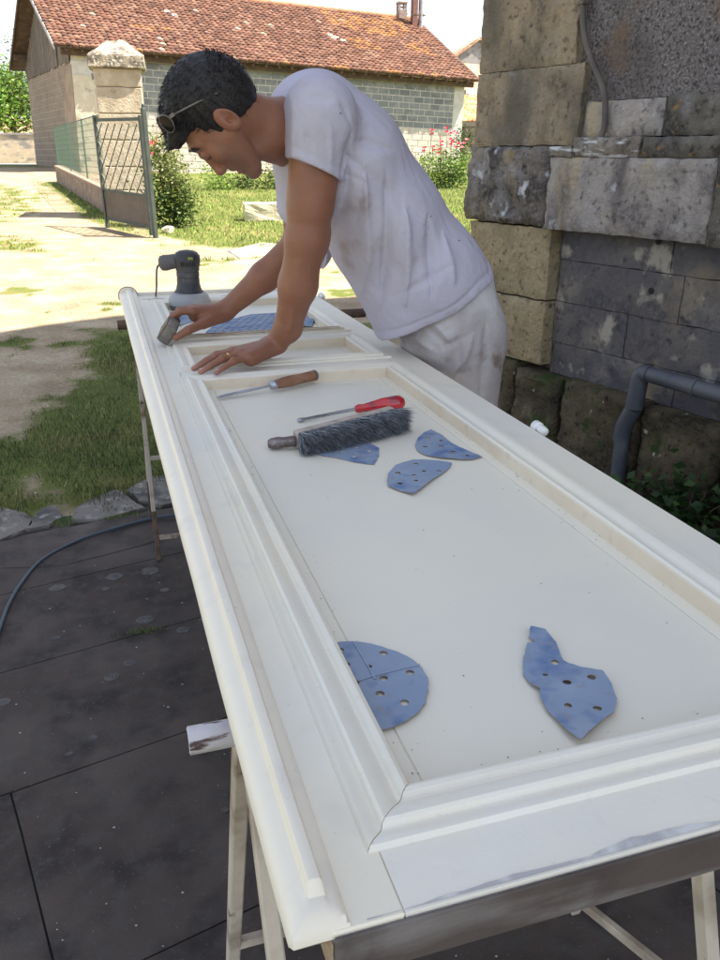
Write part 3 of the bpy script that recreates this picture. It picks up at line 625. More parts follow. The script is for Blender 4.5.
# ------------------------------------------------------------------ sandpaper
M['paper'] = mat('blue_sandpaper', (.245, .315, .44), .85, var=[((.31, .37, .48), 9, .45, .65), ((.12, .19, .36), 25, .5, .66), ((.33, .35, .41), 14, .64, .74), ((.27, .27, .30), 60, .60, .72)], bump=.1, bscale=300, bdist=.001)
M['paper_back'] = mat('sandpaper_back', (.28, .22, .18), .9)
M['crease'] = mat('paper_crease', (.30, .37, .50), .9)
def paper(name, outline, holes, z0, label, shape, thick=.0009, group='blue perforated sanding sheets on the door', hr=.0048):
    c = Vector((sum(p[0] for p in outline) / len(outline), sum(p[1] for p in outline) / len(outline), z0))
    bm = bmesh.new()
    dense = []
    for i in range(len(outline)):
        a = Vector(outline[i][:2]); b_ = Vector(outline[(i + 1) % len(outline)][:2]); n = max(1, int((b_ - a).length / .006))
        dense += [a.lerp(b_, t / n) + Vector((noise.noise((a.x * 90 + t * .8, a.y * 90, 1)), noise.noise((a.x * 90 + t * .8, a.y * 90, 6)))) * .0011 for t in range(n)]
    loops = [dense]
    for h in holes:
        r = h[1] if isinstance(h[0], tuple) else hr; p = h[0] if isinstance(h[0], tuple) else h
        loops.append([Vector((p[0] + math.cos(k * math.pi / 5) * r, p[1] + math.sin(k * math.pi / 5) * r)) for k in range(10)])
    # interior points via a lattice, Delaunay
    from mathutils.geometry import delaunay_2d_cdt
    pts = []; edges = []
    for L_ in loops:
        i0 = len(pts); pts += L_; edges += [(i0 + k, i0 + (k + 1) % len(L_)) for k in range(len(L_))]
    xsn = [p[0] for p in dense]; ysn = [p[1] for p in dense]; st = .007
    dd = [(p.x, p.y) for p in dense]
    x = min(xsn)
    while x < max(xsn):
        y = min(ysn)
        while y < max(ysn):
            if inpoly(x, y, dd) and pdist(x, y, dd) > .003 and all((Vector((x, y)) - Vector((sum(q.x for q in L_) / 10, sum(q.y for q in L_) / 10))).length > hr * 1.5 for L_ in loops[1:]): pts.append(Vector((x, y)))
            y += st
        x += st
    ov, oe, of, *_ = delaunay_2d_cdt(pts, edges, [], 0, 1e-6)
    V = []; F = []
    for f in of:
        cx = sum(ov[i].x for i in f) / len(f); cy = sum(ov[i].y for i in f) / len(f)
        if not inpoly(cx, cy, dd): continue
        if any(inpoly(cx, cy, [(q.x, q.y) for q in L_]) for L_ in loops[1:]): continue
        F.append(tuple(f))
    for v in ov:
        V.append((v.x, v.y, z0 + shape(v.x, v.y)))
    for v in V: bm.verts.new(v)
    bm.verts.ensure_lookup_table()
    for f in F:
        try: bm.faces.new([bm.verts[i] for i in f])
        except ValueError: pass
    bmesh.ops.delete(bm, geom=[v for v in bm.verts if not v.link_faces], context='VERTS')
    bmesh.ops.recalc_face_normals(bm, faces=bm.faces)
    if sum(f.normal.z for f in bm.faces) < 0: bmesh.ops.reverse_faces(bm, faces=bm.faces)
    bmesh.ops.solidify(bm, geom=bm.faces[:], thickness=thick)
    bm.normal_update()
    me = bpy.data.meshes.new(name); bm.to_mesh(me); bm.free(); me.materials.append(M['paper']); me.materials.append(M['paper_back'])
    for p in me.polygons: p.material_index = 0 if p.normal.z > .35 else 1
    o = bpy.data.objects.new(name, me); C.objects.link(o)
    return tag(o, label, 'sandpaper', group)
def curl(dirx, diry, off, amp, pw=2):
    return lambda x, y: amp * max(0, (x * dirx + y * diry) - off) ** pw
Zp = PZ
P1 = [(0.2066,0.7488,0.8630), (0.2156,0.7513,0.8630), (0.2302,0.7480,0.8630), (0.2447,0.7404,0.8630), (0.2585,0.7278,0.8630), (0.2722,0.7122,0.8630), (0.2824,0.6950,0.8630), (0.2868,0.6761,0.8630), (0.2857,0.6558,0.8630), (0.2779,0.6366,0.8630), (0.2676,0.6191,0.8630), (0.2535,0.6053,0.8630), (0.2378,0.5974,0.8630), (0.2225,0.5927,0.8630), (0.2090,0.5923,0.8630), (0.2071,0.6243,0.8630), (0.2071,0.6834,0.8630), (0.2071,0.7179,0.8630)]
H1 = [(0.2109,0.7350,0.8630), (0.2092,0.7055,0.8630), (0.2556,0.7142,0.8630), (0.2711,0.6714,0.8630), (0.2403,0.6696,0.8630), (0.2282,0.6457,0.8630), (0.2479,0.6260,0.8630), (0.2091,0.6718,0.8630)]
H1 = H1 + [((0.2327,0.6945,0.8630), .003)]
def sh1(x, y): return .0040 + .0015 * noise.noise((x * 25, y * 25, 1)) + .010 * max(0, (.60 - y) / .05) ** 2 * .5
pp1 = paper('sanding_sheet', P1, H1, Zp, 'half round blue sanding sheet against the left moulding, nearest the panel corner', sh1)
V = []; F = []
for cr in ([(0.2304,0.7458,0.8630), (0.2305,0.7148,0.8630), (0.2311,0.6950,0.8630), (0.2310,0.6706,0.8630)], [(0.2134,0.6723,0.8630), (0.2296,0.6766,0.8630), (0.2457,0.6772,0.8630), (0.2647,0.6790,0.8630), (0.2861,0.6802,0.8630)]):
    for k in range(len(cr) - 1):
        a, b_ = Vector(cr[k]), Vector(cr[k + 1]); q = (b_ - a).orthogonal(); q = Vector(((b_ - a).y, -(b_ - a).x, 0)).normalized() * .0008; i = len(V)
        for p in (a - q, a + q, b_ + q * 1.2, b_ - q * 1.2): V.append((p.x, p.y, PZ + sh1(p.x, p.y) + .0014))
        F.append((i, i + 1, i + 2, i + 3))
wparent(link('fold_mark', meshdata('fold_mark', V, np.array(F)), M['crease']), pp1)
rs = np.random.RandomState(77); V = []; F = []
for k in range(190):
    if k < 120: x = rs.choice([.207, .663]) + (rs.exponential(.012) * (1 if rs.uniform() < 2 else 1)); x = .207 + abs(x - .207) if x < .4 else .663 - abs(x - .663); y = rs.uniform(.51, 1.87)
    elif k < 165: x = rs.uniform(.21, .66); y = .507 + rs.exponential(.012)
    else: x = rs.uniform(.21, .66); y = rs.uniform(.51, 1.87)
    s = rs.uniform(.0004, .0011); a = rs.uniform(0, 6.28); i = len(V)
    for t in (0, 2.1, 4.2): V.append((x + math.cos(a + t) * s * 1.6, y + math.sin(a + t) * s, PZ + .0006))
    V.append((x, y, PZ + .0006 + s)); F += [(i, i + 1, i + 3), (i + 1, i + 2, i + 3), (i + 2, i, i + 3)]
tag(pmesh('sanding_dust', V, np.array(F), mat('dust_speck', (.22, .19, .15), .9), None, kind='stuff'), 'dark specks of sanding dust scattered over the big door panel', 'dust')
P2 = [(0.4392,0.7131,0.8630), (0.4525,0.7024,0.8630), (0.4519,0.6764,0.8630), (0.4421,0.6445,0.8630), (0.4530,0.6275,0.8630), (0.4699,0.6109,0.8630), (0.4670,0.5896,0.8630), (0.4593,0.5674,0.8630), (0.4415,0.5479,0.8630), (0.4160,0.5351,0.8630), (0.3985,0.5252,0.8630), (0.3843,0.5164,0.8630), (0.3815,0.5350,0.8630), (0.3810,0.5567,0.8630), (0.3805,0.5714,0.8630), (0.3833,0.5906,0.8630), (0.3898,0.6043,0.8630), (0.3857,0.6162,0.8630), (0.3871,0.6342,0.8630), (0.3986,0.6557,0.8630), (0.4190,0.6843,0.8630)]
H2 = [(0.4243,0.6869,0.8630), (0.4316,0.6437,0.8630), (0.4219,0.6034,0.8630), (0.4516,0.6034,0.8630), (0.4296,0.5580,0.8630), ((0.4045,0.5715,0.8630), .004), ((0.4090,0.6257,0.8630), .003)]
fy = (0.4126,0.6321,0.8630)
def sh2(x, y):
    u = (y - fy[1]) - .25 * (x - fy[0])
    return .003 + (.03 * max(0, u)) + .35 * max(0, u) ** 2 + .012 * math.exp(-((y - .60 - .1 * (x - .42)) / .02) ** 2) * .35 + .3 * max(0, x - .46) ** 1.5 + .25 * max(0, .585 - y) ** 1.3
paper('sanding_sheet', P2, H2, Zp, 'torn blue sanding sheet with one flap folded up, right of the half round one', sh2)
P3 = [(0.5423,1.3593,0.8620), (0.5652,1.4020,0.8620), (0.5882,1.4277,0.8620), (0.6091,1.4415,0.8620), (0.6171,1.4028,0.8620), (0.6144,1.3563,0.8620), (0.6193,1.3336,0.8620), (0.6303,1.2980,0.8620), (0.6392,1.2641,0.8620), (0.6174,1.2568,0.8620), (0.6003,1.2591,0.8620), (0.5644,1.2779,0.8620), (0.5419,1.3012,0.8620), (0.5355,1.3259,0.8620)]
H3 = [((0.5829,1.3930,0.8620), .005), ((0.5575,1.3452,0.8620), .005), ((0.5884,1.3397,0.8620), .0045), ((0.5982,1.3046,0.8620), .005), ((0.6010,1.3695,0.8620), .004), ((0.6159,1.2777,0.8620), .004)]
paper('sanding_sheet', P3, H3, Zp, 'pointed piece of blue sanding sheet, farther right of the two small pieces past the brush', lambda x, y: .003 + .002 * noise.noise((x * 20, y * 20, 7)))
P4 = [(0.4294,1.2001,0.8620), (0.4419,1.2305,0.8620), (0.4690,1.2695,0.8620), (0.4905,1.2807,0.8620), (0.5100,1.2858,0.8620), (0.5416,1.2710,0.8620), (0.5738,1.2534,0.8620), (0.5602,1.2310,0.8620), (0.5366,1.2074,0.8620), (0.5080,1.1840,0.8620), (0.4708,1.1484,0.8620), (0.4503,1.1300,0.8620), (0.4346,1.1542,0.8620), (0.4236,1.1784,0.8620)]
H4 = [((0.4604,1.2300,0.8620), .005), ((0.5075,1.2639,0.8620), .005), ((0.4840,1.2130,0.8620), .0045), ((0.5079,1.2259,0.8620), .004), ((0.5345,1.2206,0.8620), .004), ((0.4773,1.1859,0.8620), .004), ((0.4462,1.1810,0.8620), .005)]
paper('sanding_sheet', P4, H4, Zp, 'small torn blue sanding sheet just below the pointed piece, nearer the viewer than the brush', lambda x, y: .003 + .002 * noise.noise((x * 20, y * 20, 3)) + .02 * max(0, 1.23 - y))
P5 = [(0.3489,1.3752,0.8620), (0.3773,1.4079,0.8620), (0.4174,1.4143,0.8620), (0.4642,1.4005,0.8620), (0.4718,1.3681,0.8620), (0.4576,1.3261,0.8620), (0.4338,1.2841,0.8620), (0.4045,1.3061,0.8620), (0.3777,1.3386,0.8620), (0.3555,1.3563,0.8620)]
H5 = [((0.4321,1.3828,0.8620), .0045), ((0.4481,1.3575,0.8620), .005), ((0.4123,1.3378,0.8620), .005), ((0.4000,1.3688,0.8620), .0045)]
paper('sanding_sheet', P5, H5, Zp, 'blue sanding sheet half hidden under the bristles of the bench brush', lambda x, y: .0015)
P6 = [(0.2932,2.5398,0.8620), (0.3415,2.6605,0.8620), (0.4059,2.7331,0.8620), (0.4879,2.8067,0.8620), (0.5730,2.8033,0.8620), (0.6480,2.7526,0.8620), (0.6025,2.6056,0.8620), (0.5475,2.4686,0.8620), (0.4510,2.4328,0.8620), (0.3495,2.4161,0.8620)]
c6 = (.45, 2.62); H6 = []
for i in range(-9, 10):
    for j in range(-9, 10):
        p = (.44 + i * .026 + (j % 2) * .013, 2.63 + j * .030); H6.append((p, .0052))
dd6 = [(p[0], p[1]) for p in P6]
H6 = [h for h in H6 if inpoly(h[0][0], h[0][1], dd6) and pdist(h[0][0], h[0][1], dd6) > .009]
paper('sanding_sheet', P6, H6, Zp, 'large blue sheet with many small holes lying in the far panel behind the hands', lambda x, y: .0045 + .003 * abs(noise.noise((x * 6, y * 6, 2))), hr=.0052, thick=.0035)
P7 = [(0.5965,2.5376,0.8620), (0.6341,2.6513,0.8620), (0.6648,2.7186,0.8620), (0.6880,2.6833,0.8620), (0.6381,2.5431,0.8620)]
paper('sanding_sheet', P7, [], Zp, 'small folded grey blue sheet in the far right corner of the far panel', lambda x, y: .003 + .02 * abs(noise.noise((x * 12, y * 12, 2))))
P8 = [(0.1784,2.7594,0.8620), (0.2157,2.9219,0.8620), (0.2626,2.9711,0.8620), (0.3017,2.8780,0.8620), (0.2715,2.7335,0.8620), (0.2119,2.6618,0.8620)]
paper('sanding_sheet', P8, [(0.2138,2.8240,0.8620), (0.2347,2.7620,0.8620)], Zp, 'blue sanding sheet peeping out under the sander and the right hand', lambda x, y: .002 + .06 * max(0, .24 - x))

# ------------------------------------------------------------------ chisel, screwdriver, brush
M['steel'] = mat('tool_steel', (.42, .44, .48), .35, metal=.85, var=[((.22, .22, .24), 30, .5, .65)])
M['handle_wood'] = mat('worn_wood_handle', (.26, .12, .065), .5, var=[((.15, .07, .04), 20, .45, .62, (.3, 3, 3)), ((.36, .20, .12), 14, .55, .7)], bump=.1, bscale=120)
ch = empty('chisel', (0.2890,1.8010,0.8750), 'wood handled chisel lying across the far edge of the big panel', 'chisel')
A_, B_ = Vector((0.2191,1.7850,0.8670)), Vector((0.3528,1.8122,0.8780)); D_ = (B_ - A_).normalized(); L1 = (B_ - A_).length
m = MB(); m.lathe(A_, B_, [(0, .0015), (.01, .0055), (.03, .0072), (L1 * .75, .0068), (L1 - .012, .0050), (L1 + .004, .0045)], 12, flat=((0, 0, 1), .42)); m.build('blade', M['steel'], ch, 50)
m = MB(); m.lathe(B_, B_ + D_, [(-.003, .0075), (0, .0105), (.012, .0112), (.014, .010)], 16); m.build('ferrule', M['steel'], ch, 50)
E_ = Vector((0.4746,1.8591,0.8830)); D2 = (E_ - B_).normalized(); L2 = (E_ - B_).length
m = MB(); m.lathe(B_, E_, [(.012, .0105), (.03, .0125), (L2 * .45, .0135), (L2 * .75, .0122), (L2 - .012, .0128), (L2 - .004, .0115)], 18); chh = m.build('handle', M['handle_wood'], ch, 50)
m = MB(); m.lathe(B_, E_, [(L2 - .008, .0132), (L2 - .002, .0132), (L2, .011)], 18); m.build('hoop', mat('dull_hoop', (.2, .19, .19), .5, metal=.7), chh, 50)
sd = empty('screwdriver', (0.4825,1.5965,0.8700), 'screwdriver with a red translucent handle lying behind the brush', 'screwdriver')
A_, B_ = Vector((0.3599,1.5677,0.8660)), Vector((0.4924,1.5843,0.8750)); D_ = (B_ - A_).normalized(); L1 = (B_ - A_).length
m = MB(); m.lathe(A_, B_, [(0, .0042), (.012, .0048), (.014, .0036), (L1, .0036)], 12); m.build('shaft', M['steel'], sd, 50)
M['red'] = mat('red_plastic', (.55, .012, .02), .22, var=[((.28, .01, .03), 26, .5, .62)], spec=.6, coat=.4)
E_ = Vector((0.6009,1.5799,0.8830)); L2 = (E_ - B_).length
m = MB(); m.lathe(B_, E_, [(-.002, .0065), (.006, .0095), (.018, .0088), (.035, .0115), (L2 * .55, .0158), (L2 * .85, .0172), (L2 - .008, .0155), (L2, .009)], 20); m.build('handle', M['red'], sd, 60)
br = empty('bench_brush', (0.4429,1.4652,0.8700), 'bench brush with dark grey bristles and a dirty handle lying on its side', 'brush')
G0, G1 = Vector((0.3174,1.4113,0.8850)), Vector((0.5398,1.4869,0.8930))           # back edge of the wooden stock
X_ = (G1 - G0).normalized(); Y_ = Vector((X_.y, -X_.x, 0)).normalized()     # towards the viewer
LB = (G1 - G0).length; Zv = Vector((0, 0, 1))
M['stock'] = mat('brush_stock_wood', (.50, .43, .36), .75, var=[((.33, .28, .25), 12, .45, .65, (3, 3, 3))], bump=.2)
M['dirty'] = mat('dirty_brush_handle', (.12, .085, .08), .6, var=[((.30, .27, .26), 25, .52, .62), ((.05, .04, .04), 14, .5, .6)], bump=.3)
mid = (G0 + G1) / 2
rot = Matrix((X_, Y_, Zv)).transposed()
m = MB(); m.box(mid + Vector((0, 0, -.006)) , (LB, .020, .036), rot, bev=.004, seg=2); m.build('stock', M['stock'], br)
h0 = G0 + Vector((0, 0, -.008)); h1 = Vector((0.2671,1.4228,0.8720))
m = MB(); m.lathe(h1, h0, [(0, .009), (.006, .0135), (.02, .015), ((h0 - h1).length * .6, .0125), ((h0 - h1).length, .014)], 14, flat=((0, 0, 1), .75)); m.build('handle', M['dirty'], br, 50)
rs = np.random.RandomState(4); V = []; F = []; CC = []
for k in range(15000):
    a = rs.uniform(0, 1); h = rs.uniform(-.020, .010); base = mid + X_ * (a - .5) * LB * .985 + Y_ * .009 + Zv * h
    ln = (.050 + .010 * noise.noise((a * 14, h * 60, 0))) * rs.uniform(.8, 1.05)
    di = (Y_ * 1 + Zv * (h * 9 + rs.normal() * .10 + .02) + X_ * (rs.normal() * .14 + .9 * max(0, a - .86) * 4 * .5 - .5 * max(0, .1 - a) * 5)).normalized()
    bend = Vector((rs.normal() * .004, rs.normal() * .004, -.004 + rs.normal() * .003)); tip = base + di * ln + bend
    tip.z = max(tip.z, PZ + .0015 + rs.uniform(0, .003)); md = (base + tip) / 2 - bend * .3; md.z = max(md.z, PZ + .001)
    sd_ = di.cross(Vector((rs.normal(), rs.normal(), rs.normal()))).normalized() * .00065; i = len(V)
    V += [base - sd_, base + sd_, md + sd_, md - sd_, tip]; F += [(i, i + 1, i + 2), (i, i + 2, i + 3), (i + 3, i + 2, i + 4)]
    g_ = rs.choice([.07, .17, .29, .42]); CC += [(g_ * .95, g_, g_ * 1.1, 1)] * 5
me = meshdata('bristles', V, np.array(F)); ca = me.color_attributes.new('col', 'FLOAT_COLOR', 'POINT'); ca.data.foreach_set('color', np.array(CC, dtype=np.float32).ravel())
wparent(link('bristles', me, M['leafattr'], None, 'stuff'), br)

# ------------------------------------------------------------------ random orbit sander
M['sander_body'] = mat('sander_charcoal', (.045, .045, .052), .55, var=[((.10, .095, .095), 12, .48, .66), ((.20, .19, .18), 60, .62, .72)], bump=.12, bscale=90)
M['sander_grey'] = mat('sander_grey_skirt', (.36, .36, .37), .6, var=[((.46, .45, .43), 10, .45, .6)])
SC_ = Vector((0.2943,2.9992,0.8630)); sc = SC_
san = empty('orbital_sander', tuple(sc), 'dusty charcoal random orbit sander standing upright on the far end of the door', 'sander')
up = Vector((0.01, 0, 1)).normalized()
m = MB(); m.lathe(sc, sc + up, [(.0025, .060), (.004, .071), (.010, .0725), (.012, .071)], 40); m.build('backing_pad', mat('pad', (.16, .16, .17), .8), san, 50)
m = MB(); m.lathe(sc, sc + up, [(.0125, .066), (.014, .073), (.030, .0745), (.046, .069), (.055, .060), (.058, .050)], 40); m.build('skirt', M['sander_grey'], san, 40)
m = MB(); m.lathe(sc, sc + up, [(.0585, .052), (.061, .0515), (.066, .047), (.072, .0445), (.090, .0405), (.1095, .0400), (.1105, .0386), (.112, .0386), (.113, .0403), (.128, .0405), (.131, .0390), (.1325, .0390), (.134, .0415), (.150, .0425), (.160, .0455), (.175, .0475), (.187, .0455), (.197, .0375), (.203, .025), (.2055, .010)], 36); sbody = m.build('body', M['sander_body'], san, 35)
m = MB()
for k in range(7):
    a = R(-120 + k * 10); p = sc + Vector((math.cos(a) * .0475, math.sin(a) * .0475, .160)); m.box(p, (.003, .0022, .016), Matrix.Rotation(a, 3, 'Z'))
m.build('vent_slots', M['dark'], sbody, kind='stuff')
M['badge'] = mat('green_badge', (.30, .36, .04), .4, var=[((.5, .55, .2), 90, .5, .6)])
a = R(-78); p = sc + Vector((math.cos(a) * .0472, math.sin(a) * .0472, .180)); m = MB(); m.box(p, (.0035, .018, .009), Matrix.Rotation(a, 3, 'Z') @ Matrix.Rotation(R(-12), 3, 'Y'), bev=.0015); m.build('badge', M['badge'], sbody)
# dust and cable stub to the left
s0 = sc + Vector((-.030, .008, .168)); s1 = sc + Vector((-.092, .02, .158))
m = MB(); m.lathe(s0, s1, [(0, .022), (.03, .023), (.045, .0245), (.060, .0225), (.067, .014), (.069, .004)], 18, flat=((0, 0, 1), 1.15)); m.build('dust_port', mat('sander_lid', (.13, .12, .12), .6), san, 50)
pts = catmull([s1 + Vector((.008, 0, .004)), s1 + Vector((-.010, .03, -.02)), s1 + Vector((-.012, .12, -.10)), s1 + Vector((-.010, .25, -.17)), s1 + Vector((0, .36, -.35)), s1 + Vector((.05, .42, -.75)), s1 + Vector((.10, .5, -1.00))], 8)
m = MB(); m.tube(pts, .0036, 8); m.build('cable', M['oldpipe'], san, 60)

# hose on the slabs
pts = [(-0.4705,2.0698,0.0060), (-0.4331,2.2606,0.0060), (-0.4194,2.4187,0.0060), (-0.4079,2.5301,0.0060), (-0.3829,2.6544,0.0060), (-0.3328,2.8072,0.0060), (-0.2532,2.9066,0.0070), (-0.1520,2.9728,0.0120), (-0.0384,3.0236,0.0120), (0.0803,3.0670,0.0120), (0.2003,3.0639,0.0200), (0.4039,3.0521,0.0350), (.62,3.13,.02), (1.1,3.0,.01)]
m = MB(); m.tube(catmull(pts, 8), .0058, 10); tag(m.build('power_cable', mat('blue_grey_cable', (.045, .065, .095), .5), None, 60), 'dark blue cable curving over the slabs from the left edge to under the door', 'cable')

# ------------------------------------------------------------------ gate, pillar, fence
M['gate'] = mat('gate_green_iron', (.035, .05, .043), .55, var=[((.055, .07, .06), 7, .45, .65), ((.13, .07, .05), 18, .62, .70)], bump=.1, bscale=50)
M['gate_sheet'] = mat('gate_sheet_iron', (.12, .095, .075), .7, var=[((.09, .07, .055), 3, .4, .65), ((.18, .14, .11), 20, .6, .7)])
M['pillar'] = mat('pillar_stone', (.50, .42, .31), .93, var=[((.38, .32, .24), 2.5, .5, .7), ((.22, .18, .14), 13, .62, .72), ((.60, .53, .42), 6, .5, .7)], bump=.8, bscale=30, spec=.15, bdist=.02)
M['capstone'] = mat('pillar_cap_lichen', (.40, .35, .28), .95, var=[((.17, .15, .13), 6, .46, .58), ((.62, .57, .48), 18, .55, .65), ((.08, .075, .07), 30, .60, .68)], bump=1, bscale=25, spec=.1, bdist=.03)
def roughen(o, amp, sc, cuts=0):
    me = o.data; bm = bmesh.new(); bm.from_mesh(me)
    if cuts: bmesh.ops.subdivide_edges(bm, edges=bm.edges[:], cuts=cuts, use_grid_fill=True)
    for v in bm.verts:
        p = v.co * sc; v.co += Vector((noise.noise(p), noise.noise(p + Vector((9, 1, 3))), noise.noise(p + Vector((2, 7, 5))))) * amp
    bm.to_mesh(me); bm.free(); return o
PC_ = Vector((.62, 15.55, .40)); pr = Matrix.Rotation(R(-4), 3, 'Z')
pil = empty('gate_pillar', tuple(PC_), 'square stone gate pillar with a lichened pyramid cap behind the open gate', 'pillar')
def blk(c, d, mt, name, par, amp=.012, rot=pr, bev=.015, cuts=3, sc=4):
    m = MB(); m.box(c, d, rot, bev=bev); o = m.build(name, mt, None); roughen(o, amp, sc, cuts); return wparent(o, par)
hs_ = [-.2, .42, .80, 1.22, 1.62, 2.02, 2.30]
for k in range(len(hs_) - 1):
    blk(PC_ + Vector((0, 0, (hs_[k] + hs_[k + 1]) / 2)), (.74 + .01 * (k % 2), .74, hs_[k + 1] - hs_[k] - .008), M['pillar'], 'stone', pil)
m = MB(); m.box(PC_ + Vector((0, 0, 1.0)), (.70, .70, 2.5), pr); m.build('core', M['mortar'], pil)
blk(PC_ + Vector((0, 0, 2.395)), (.90, .90, .19), M['capstone'], 'cap', pil, .02, sc=6)
m = MB()
zc = 2.492
P = [pr @ Vector((sx * .43, sy * .43, zc)) + PC_ for sx, sy in ((-1, -1), (1, -1), (1, 1), (-1, 1))]; Q = [pr @ Vector((sx * .13, sy * .13, zc + .235)) + PC_ for sx, sy in ((-1, -1), (1, -1), (1, 1), (-1, 1))]
vs1 = [m.bm.verts.new(p) for p in P]; vs2 = [m.bm.verts.new(p) for p in Q]
m.bm.faces.new(vs1[::-1]); m.bm.faces.new(vs2)
for i in range(4): m.bm.faces.new((vs1[i], vs1[(i + 1) % 4], vs2[(i + 1) % 4], vs2[i]))
o = m.build('cap_top', M['capstone'], None); roughen(o, .03, 5, 3); wparent(o, pil)
GL, GR = Vector((.17, 14.0, zg(14))), Vector((.80, 12.72, zg(12.7)))
gate = empty('gate', tuple(GR), 'open green iron gate leaf with diamond lattice above a sheet panel', 'gate')
gx = (GR - GL).normalized(); 
GZ = Vector((-.012, 0, 1))
def gp(a, h): return GL.lerp(GR, a) + GZ * h
HL, HR = 1.60, 1.66
m = MB(); m.bar(gp(0, .0), gp(0, HL + .05), .055, .05, gx, .004); m.build('end_post', M['gate'], gate)
m = MB(); m.bar(gp(.955, .03), gp(.955, HR), .05, .05, gx, .004); m.build('hinge_stile', M['gate'], gate)
m = MB(); m.bar(gp(1.03, -.1), gp(1.03, HR + .09), .06, .06, gx, .004); m.lathe(gp(1.03, HR + .09), gp(1.03, HR + 1), [(0, .028), (.01, .016), (.02, .024), (.045, .02), (.06, .004)], 10); m.build('gate_post', M['gate'], gate)
for h, w_ in ((HL - .02, .045), (.58, .04), (.15, .045)):
    m = MB(); m.bar(gp(.01, h), gp(.945, h + (.03 if h > 1 else 0)), .022, w_, (0, 0, 1)); m.build('rail', M['gate'], gate)
m = MB(); m.bar(gp(.02, .365), gp(.94, .365), .006, .40, (0, 0, 1)); m.build('sheet_panel', M['gate_sheet'], gate)
m = MB(); m.bar(gp(-.03, HL + .02), gp(.06, HL + .02), .03, .03); m.build('latch', M['gate'], gate)
# lattice strips clipped to the opening
W = (GR - GL).length * .93; Hh = HL - .06 - .60; st = .21; sl = 1.12; cnt = 0
for sgn in (1, -1):
    k = -40
    while k < 40:
        # line: u = k*st + v/sl*sgn
        u0 = k * st; pts = []
        for v in (0, Hh):
            pts.append((u0 + sgn * v / sl, v))
        (ua, va), (ub, vb) = pts; k += 1
        def clip(ua, va, ub, vb):
            t0, t1 = 0, 1
            for lim, s_ in ((.02, 1), (W, -1)):
                fa, fb = s_ * (ua - lim), s_ * (ub - lim)
                if fa < 0 and fb < 0: return None
                if fa < 0: t0 = max(t0, fa / (fa - fb))
                if fb < 0: t1 = min(t1, fa / (fa - fb))
            if t1 - t0 < .03: return None
            return (ua + (ub - ua) * t0, va + (vb - va) * t0, ua + (ub - ua) * t1, va + (vb - va) * t1)
        c_ = clip(ua, va, ub, vb)
        if not c_: continue
        a0 = c_[0] / (GR - GL).length; a1 = c_[2] / (GR - GL).length; off = gx.cross(Vector((0, 0, 1))) * (.004 * sgn)
        m = MB(); m.bar(gp(a0, .60 + c_[1]) + off, gp(a1, .60 + c_[3]) + off, .005, .014, gx.cross(Vector((0, 0, 1)))); m.build('lattice_strip', M['gate'], gate)
# fence: low wall + green welded mesh
FA, FB = Vector((.30, 15.85, 0)), Vector((-.80, 24.3, 0)); fd = (FB - FA); fl = fd.length; fd.normalize(); fn = Vector((fd.y, -fd.x, 0))
fence = empty('fence', (FA.x, FA.y, zg(FA.y)), 'low brownish wall carrying green wire mesh between pillar and barn', 'fence')
M['fwall'] = mat('fence_wall_render', (.30, .22, .17), .95, var=[((.20, .14, .11), 4, .45, .65), ((.44, .35, .27), 11, .55, .7)], bump=.6, bscale=30)
m = MB(); zt = lambda t: zg(FA.y + (FB.y - FA.y) * t) + .42 - .04 * t
V = []; F = []; n = 24
for k in range(n + 1):
    p = FA.lerp(FB, k / n); w = .09
    for sx, z in ((-w, -.3), (-w, 0), (w, 0), (w, -.3)): V.append((p.x + fn.x * sx, p.y + fn.y * sx, (zt(k / n) if z == 0 else zg(p.y) - .3) + .01 * noise.noise((k, sx * 9, 1))))
for k in range(n):
    for j in range(4): F.append((k * 4 + j, k * 4 + (j + 1) % 4, (k + 1) * 4 + (j + 1) % 4, (k + 1) * 4 + j))
F += [(0, 3, 2, 1), (n * 4, n * 4 + 1, n * 4 + 2, n * 4 + 3)]
pmesh('low_wall', V, F, M['fwall'], fence)
m = MB()
for k in range(n): a = FA.lerp(FB, k / n); b_ = FA.lerp(FB, (k + 1) / n); a.z = zt(k / n) + .018; b_.z = zt((k + 1) / n) + .018; m.bar(a, b_, .22, .035)
m.build('coping', mat('coping_stone', (.36, .25, .19), .9, var=[((.25, .17, .13), 8, .5, .65)]), fence)
M['mesh_green'] = mat('fence_mesh_green', (.075, .13, .095), .6)
ztop = 2.04
for k in range(4):
    p = FA.lerp(FB, k / 3); m = MB(); m.bar((p.x, p.y, zt(k / 3)), (p.x, p.y, ztop + .02), .03, .03); m.build('fence_post', M['mesh_green'], fence)
m = MB()
nv = int(fl / .075)
for k in range(nv):
    t = (k + .5) / nv; p = FA.lerp(FB, t); m.bar((p.x, p.y, zt(t) + .04), (p.x, p.y, ztop), .0055, .0055)
h = .0
while h < 1.5:
    a = FA.copy(); b_ = FB.copy(); a.z = ztop - h; b_.z = ztop - h
    if a.z > zt(0) + .03:
        if b_.z < zt(1) + .03: 
            tt = min(1, max(0.02, (a.z - .86) / .4)); b_ = FA.lerp(FB, tt); b_.z = a.z
        m.bar(a, b_, .005, .006 if h else .02)
    h += .11
m.build('wire_mesh', M['mesh_green'], fence, kind='stuff')

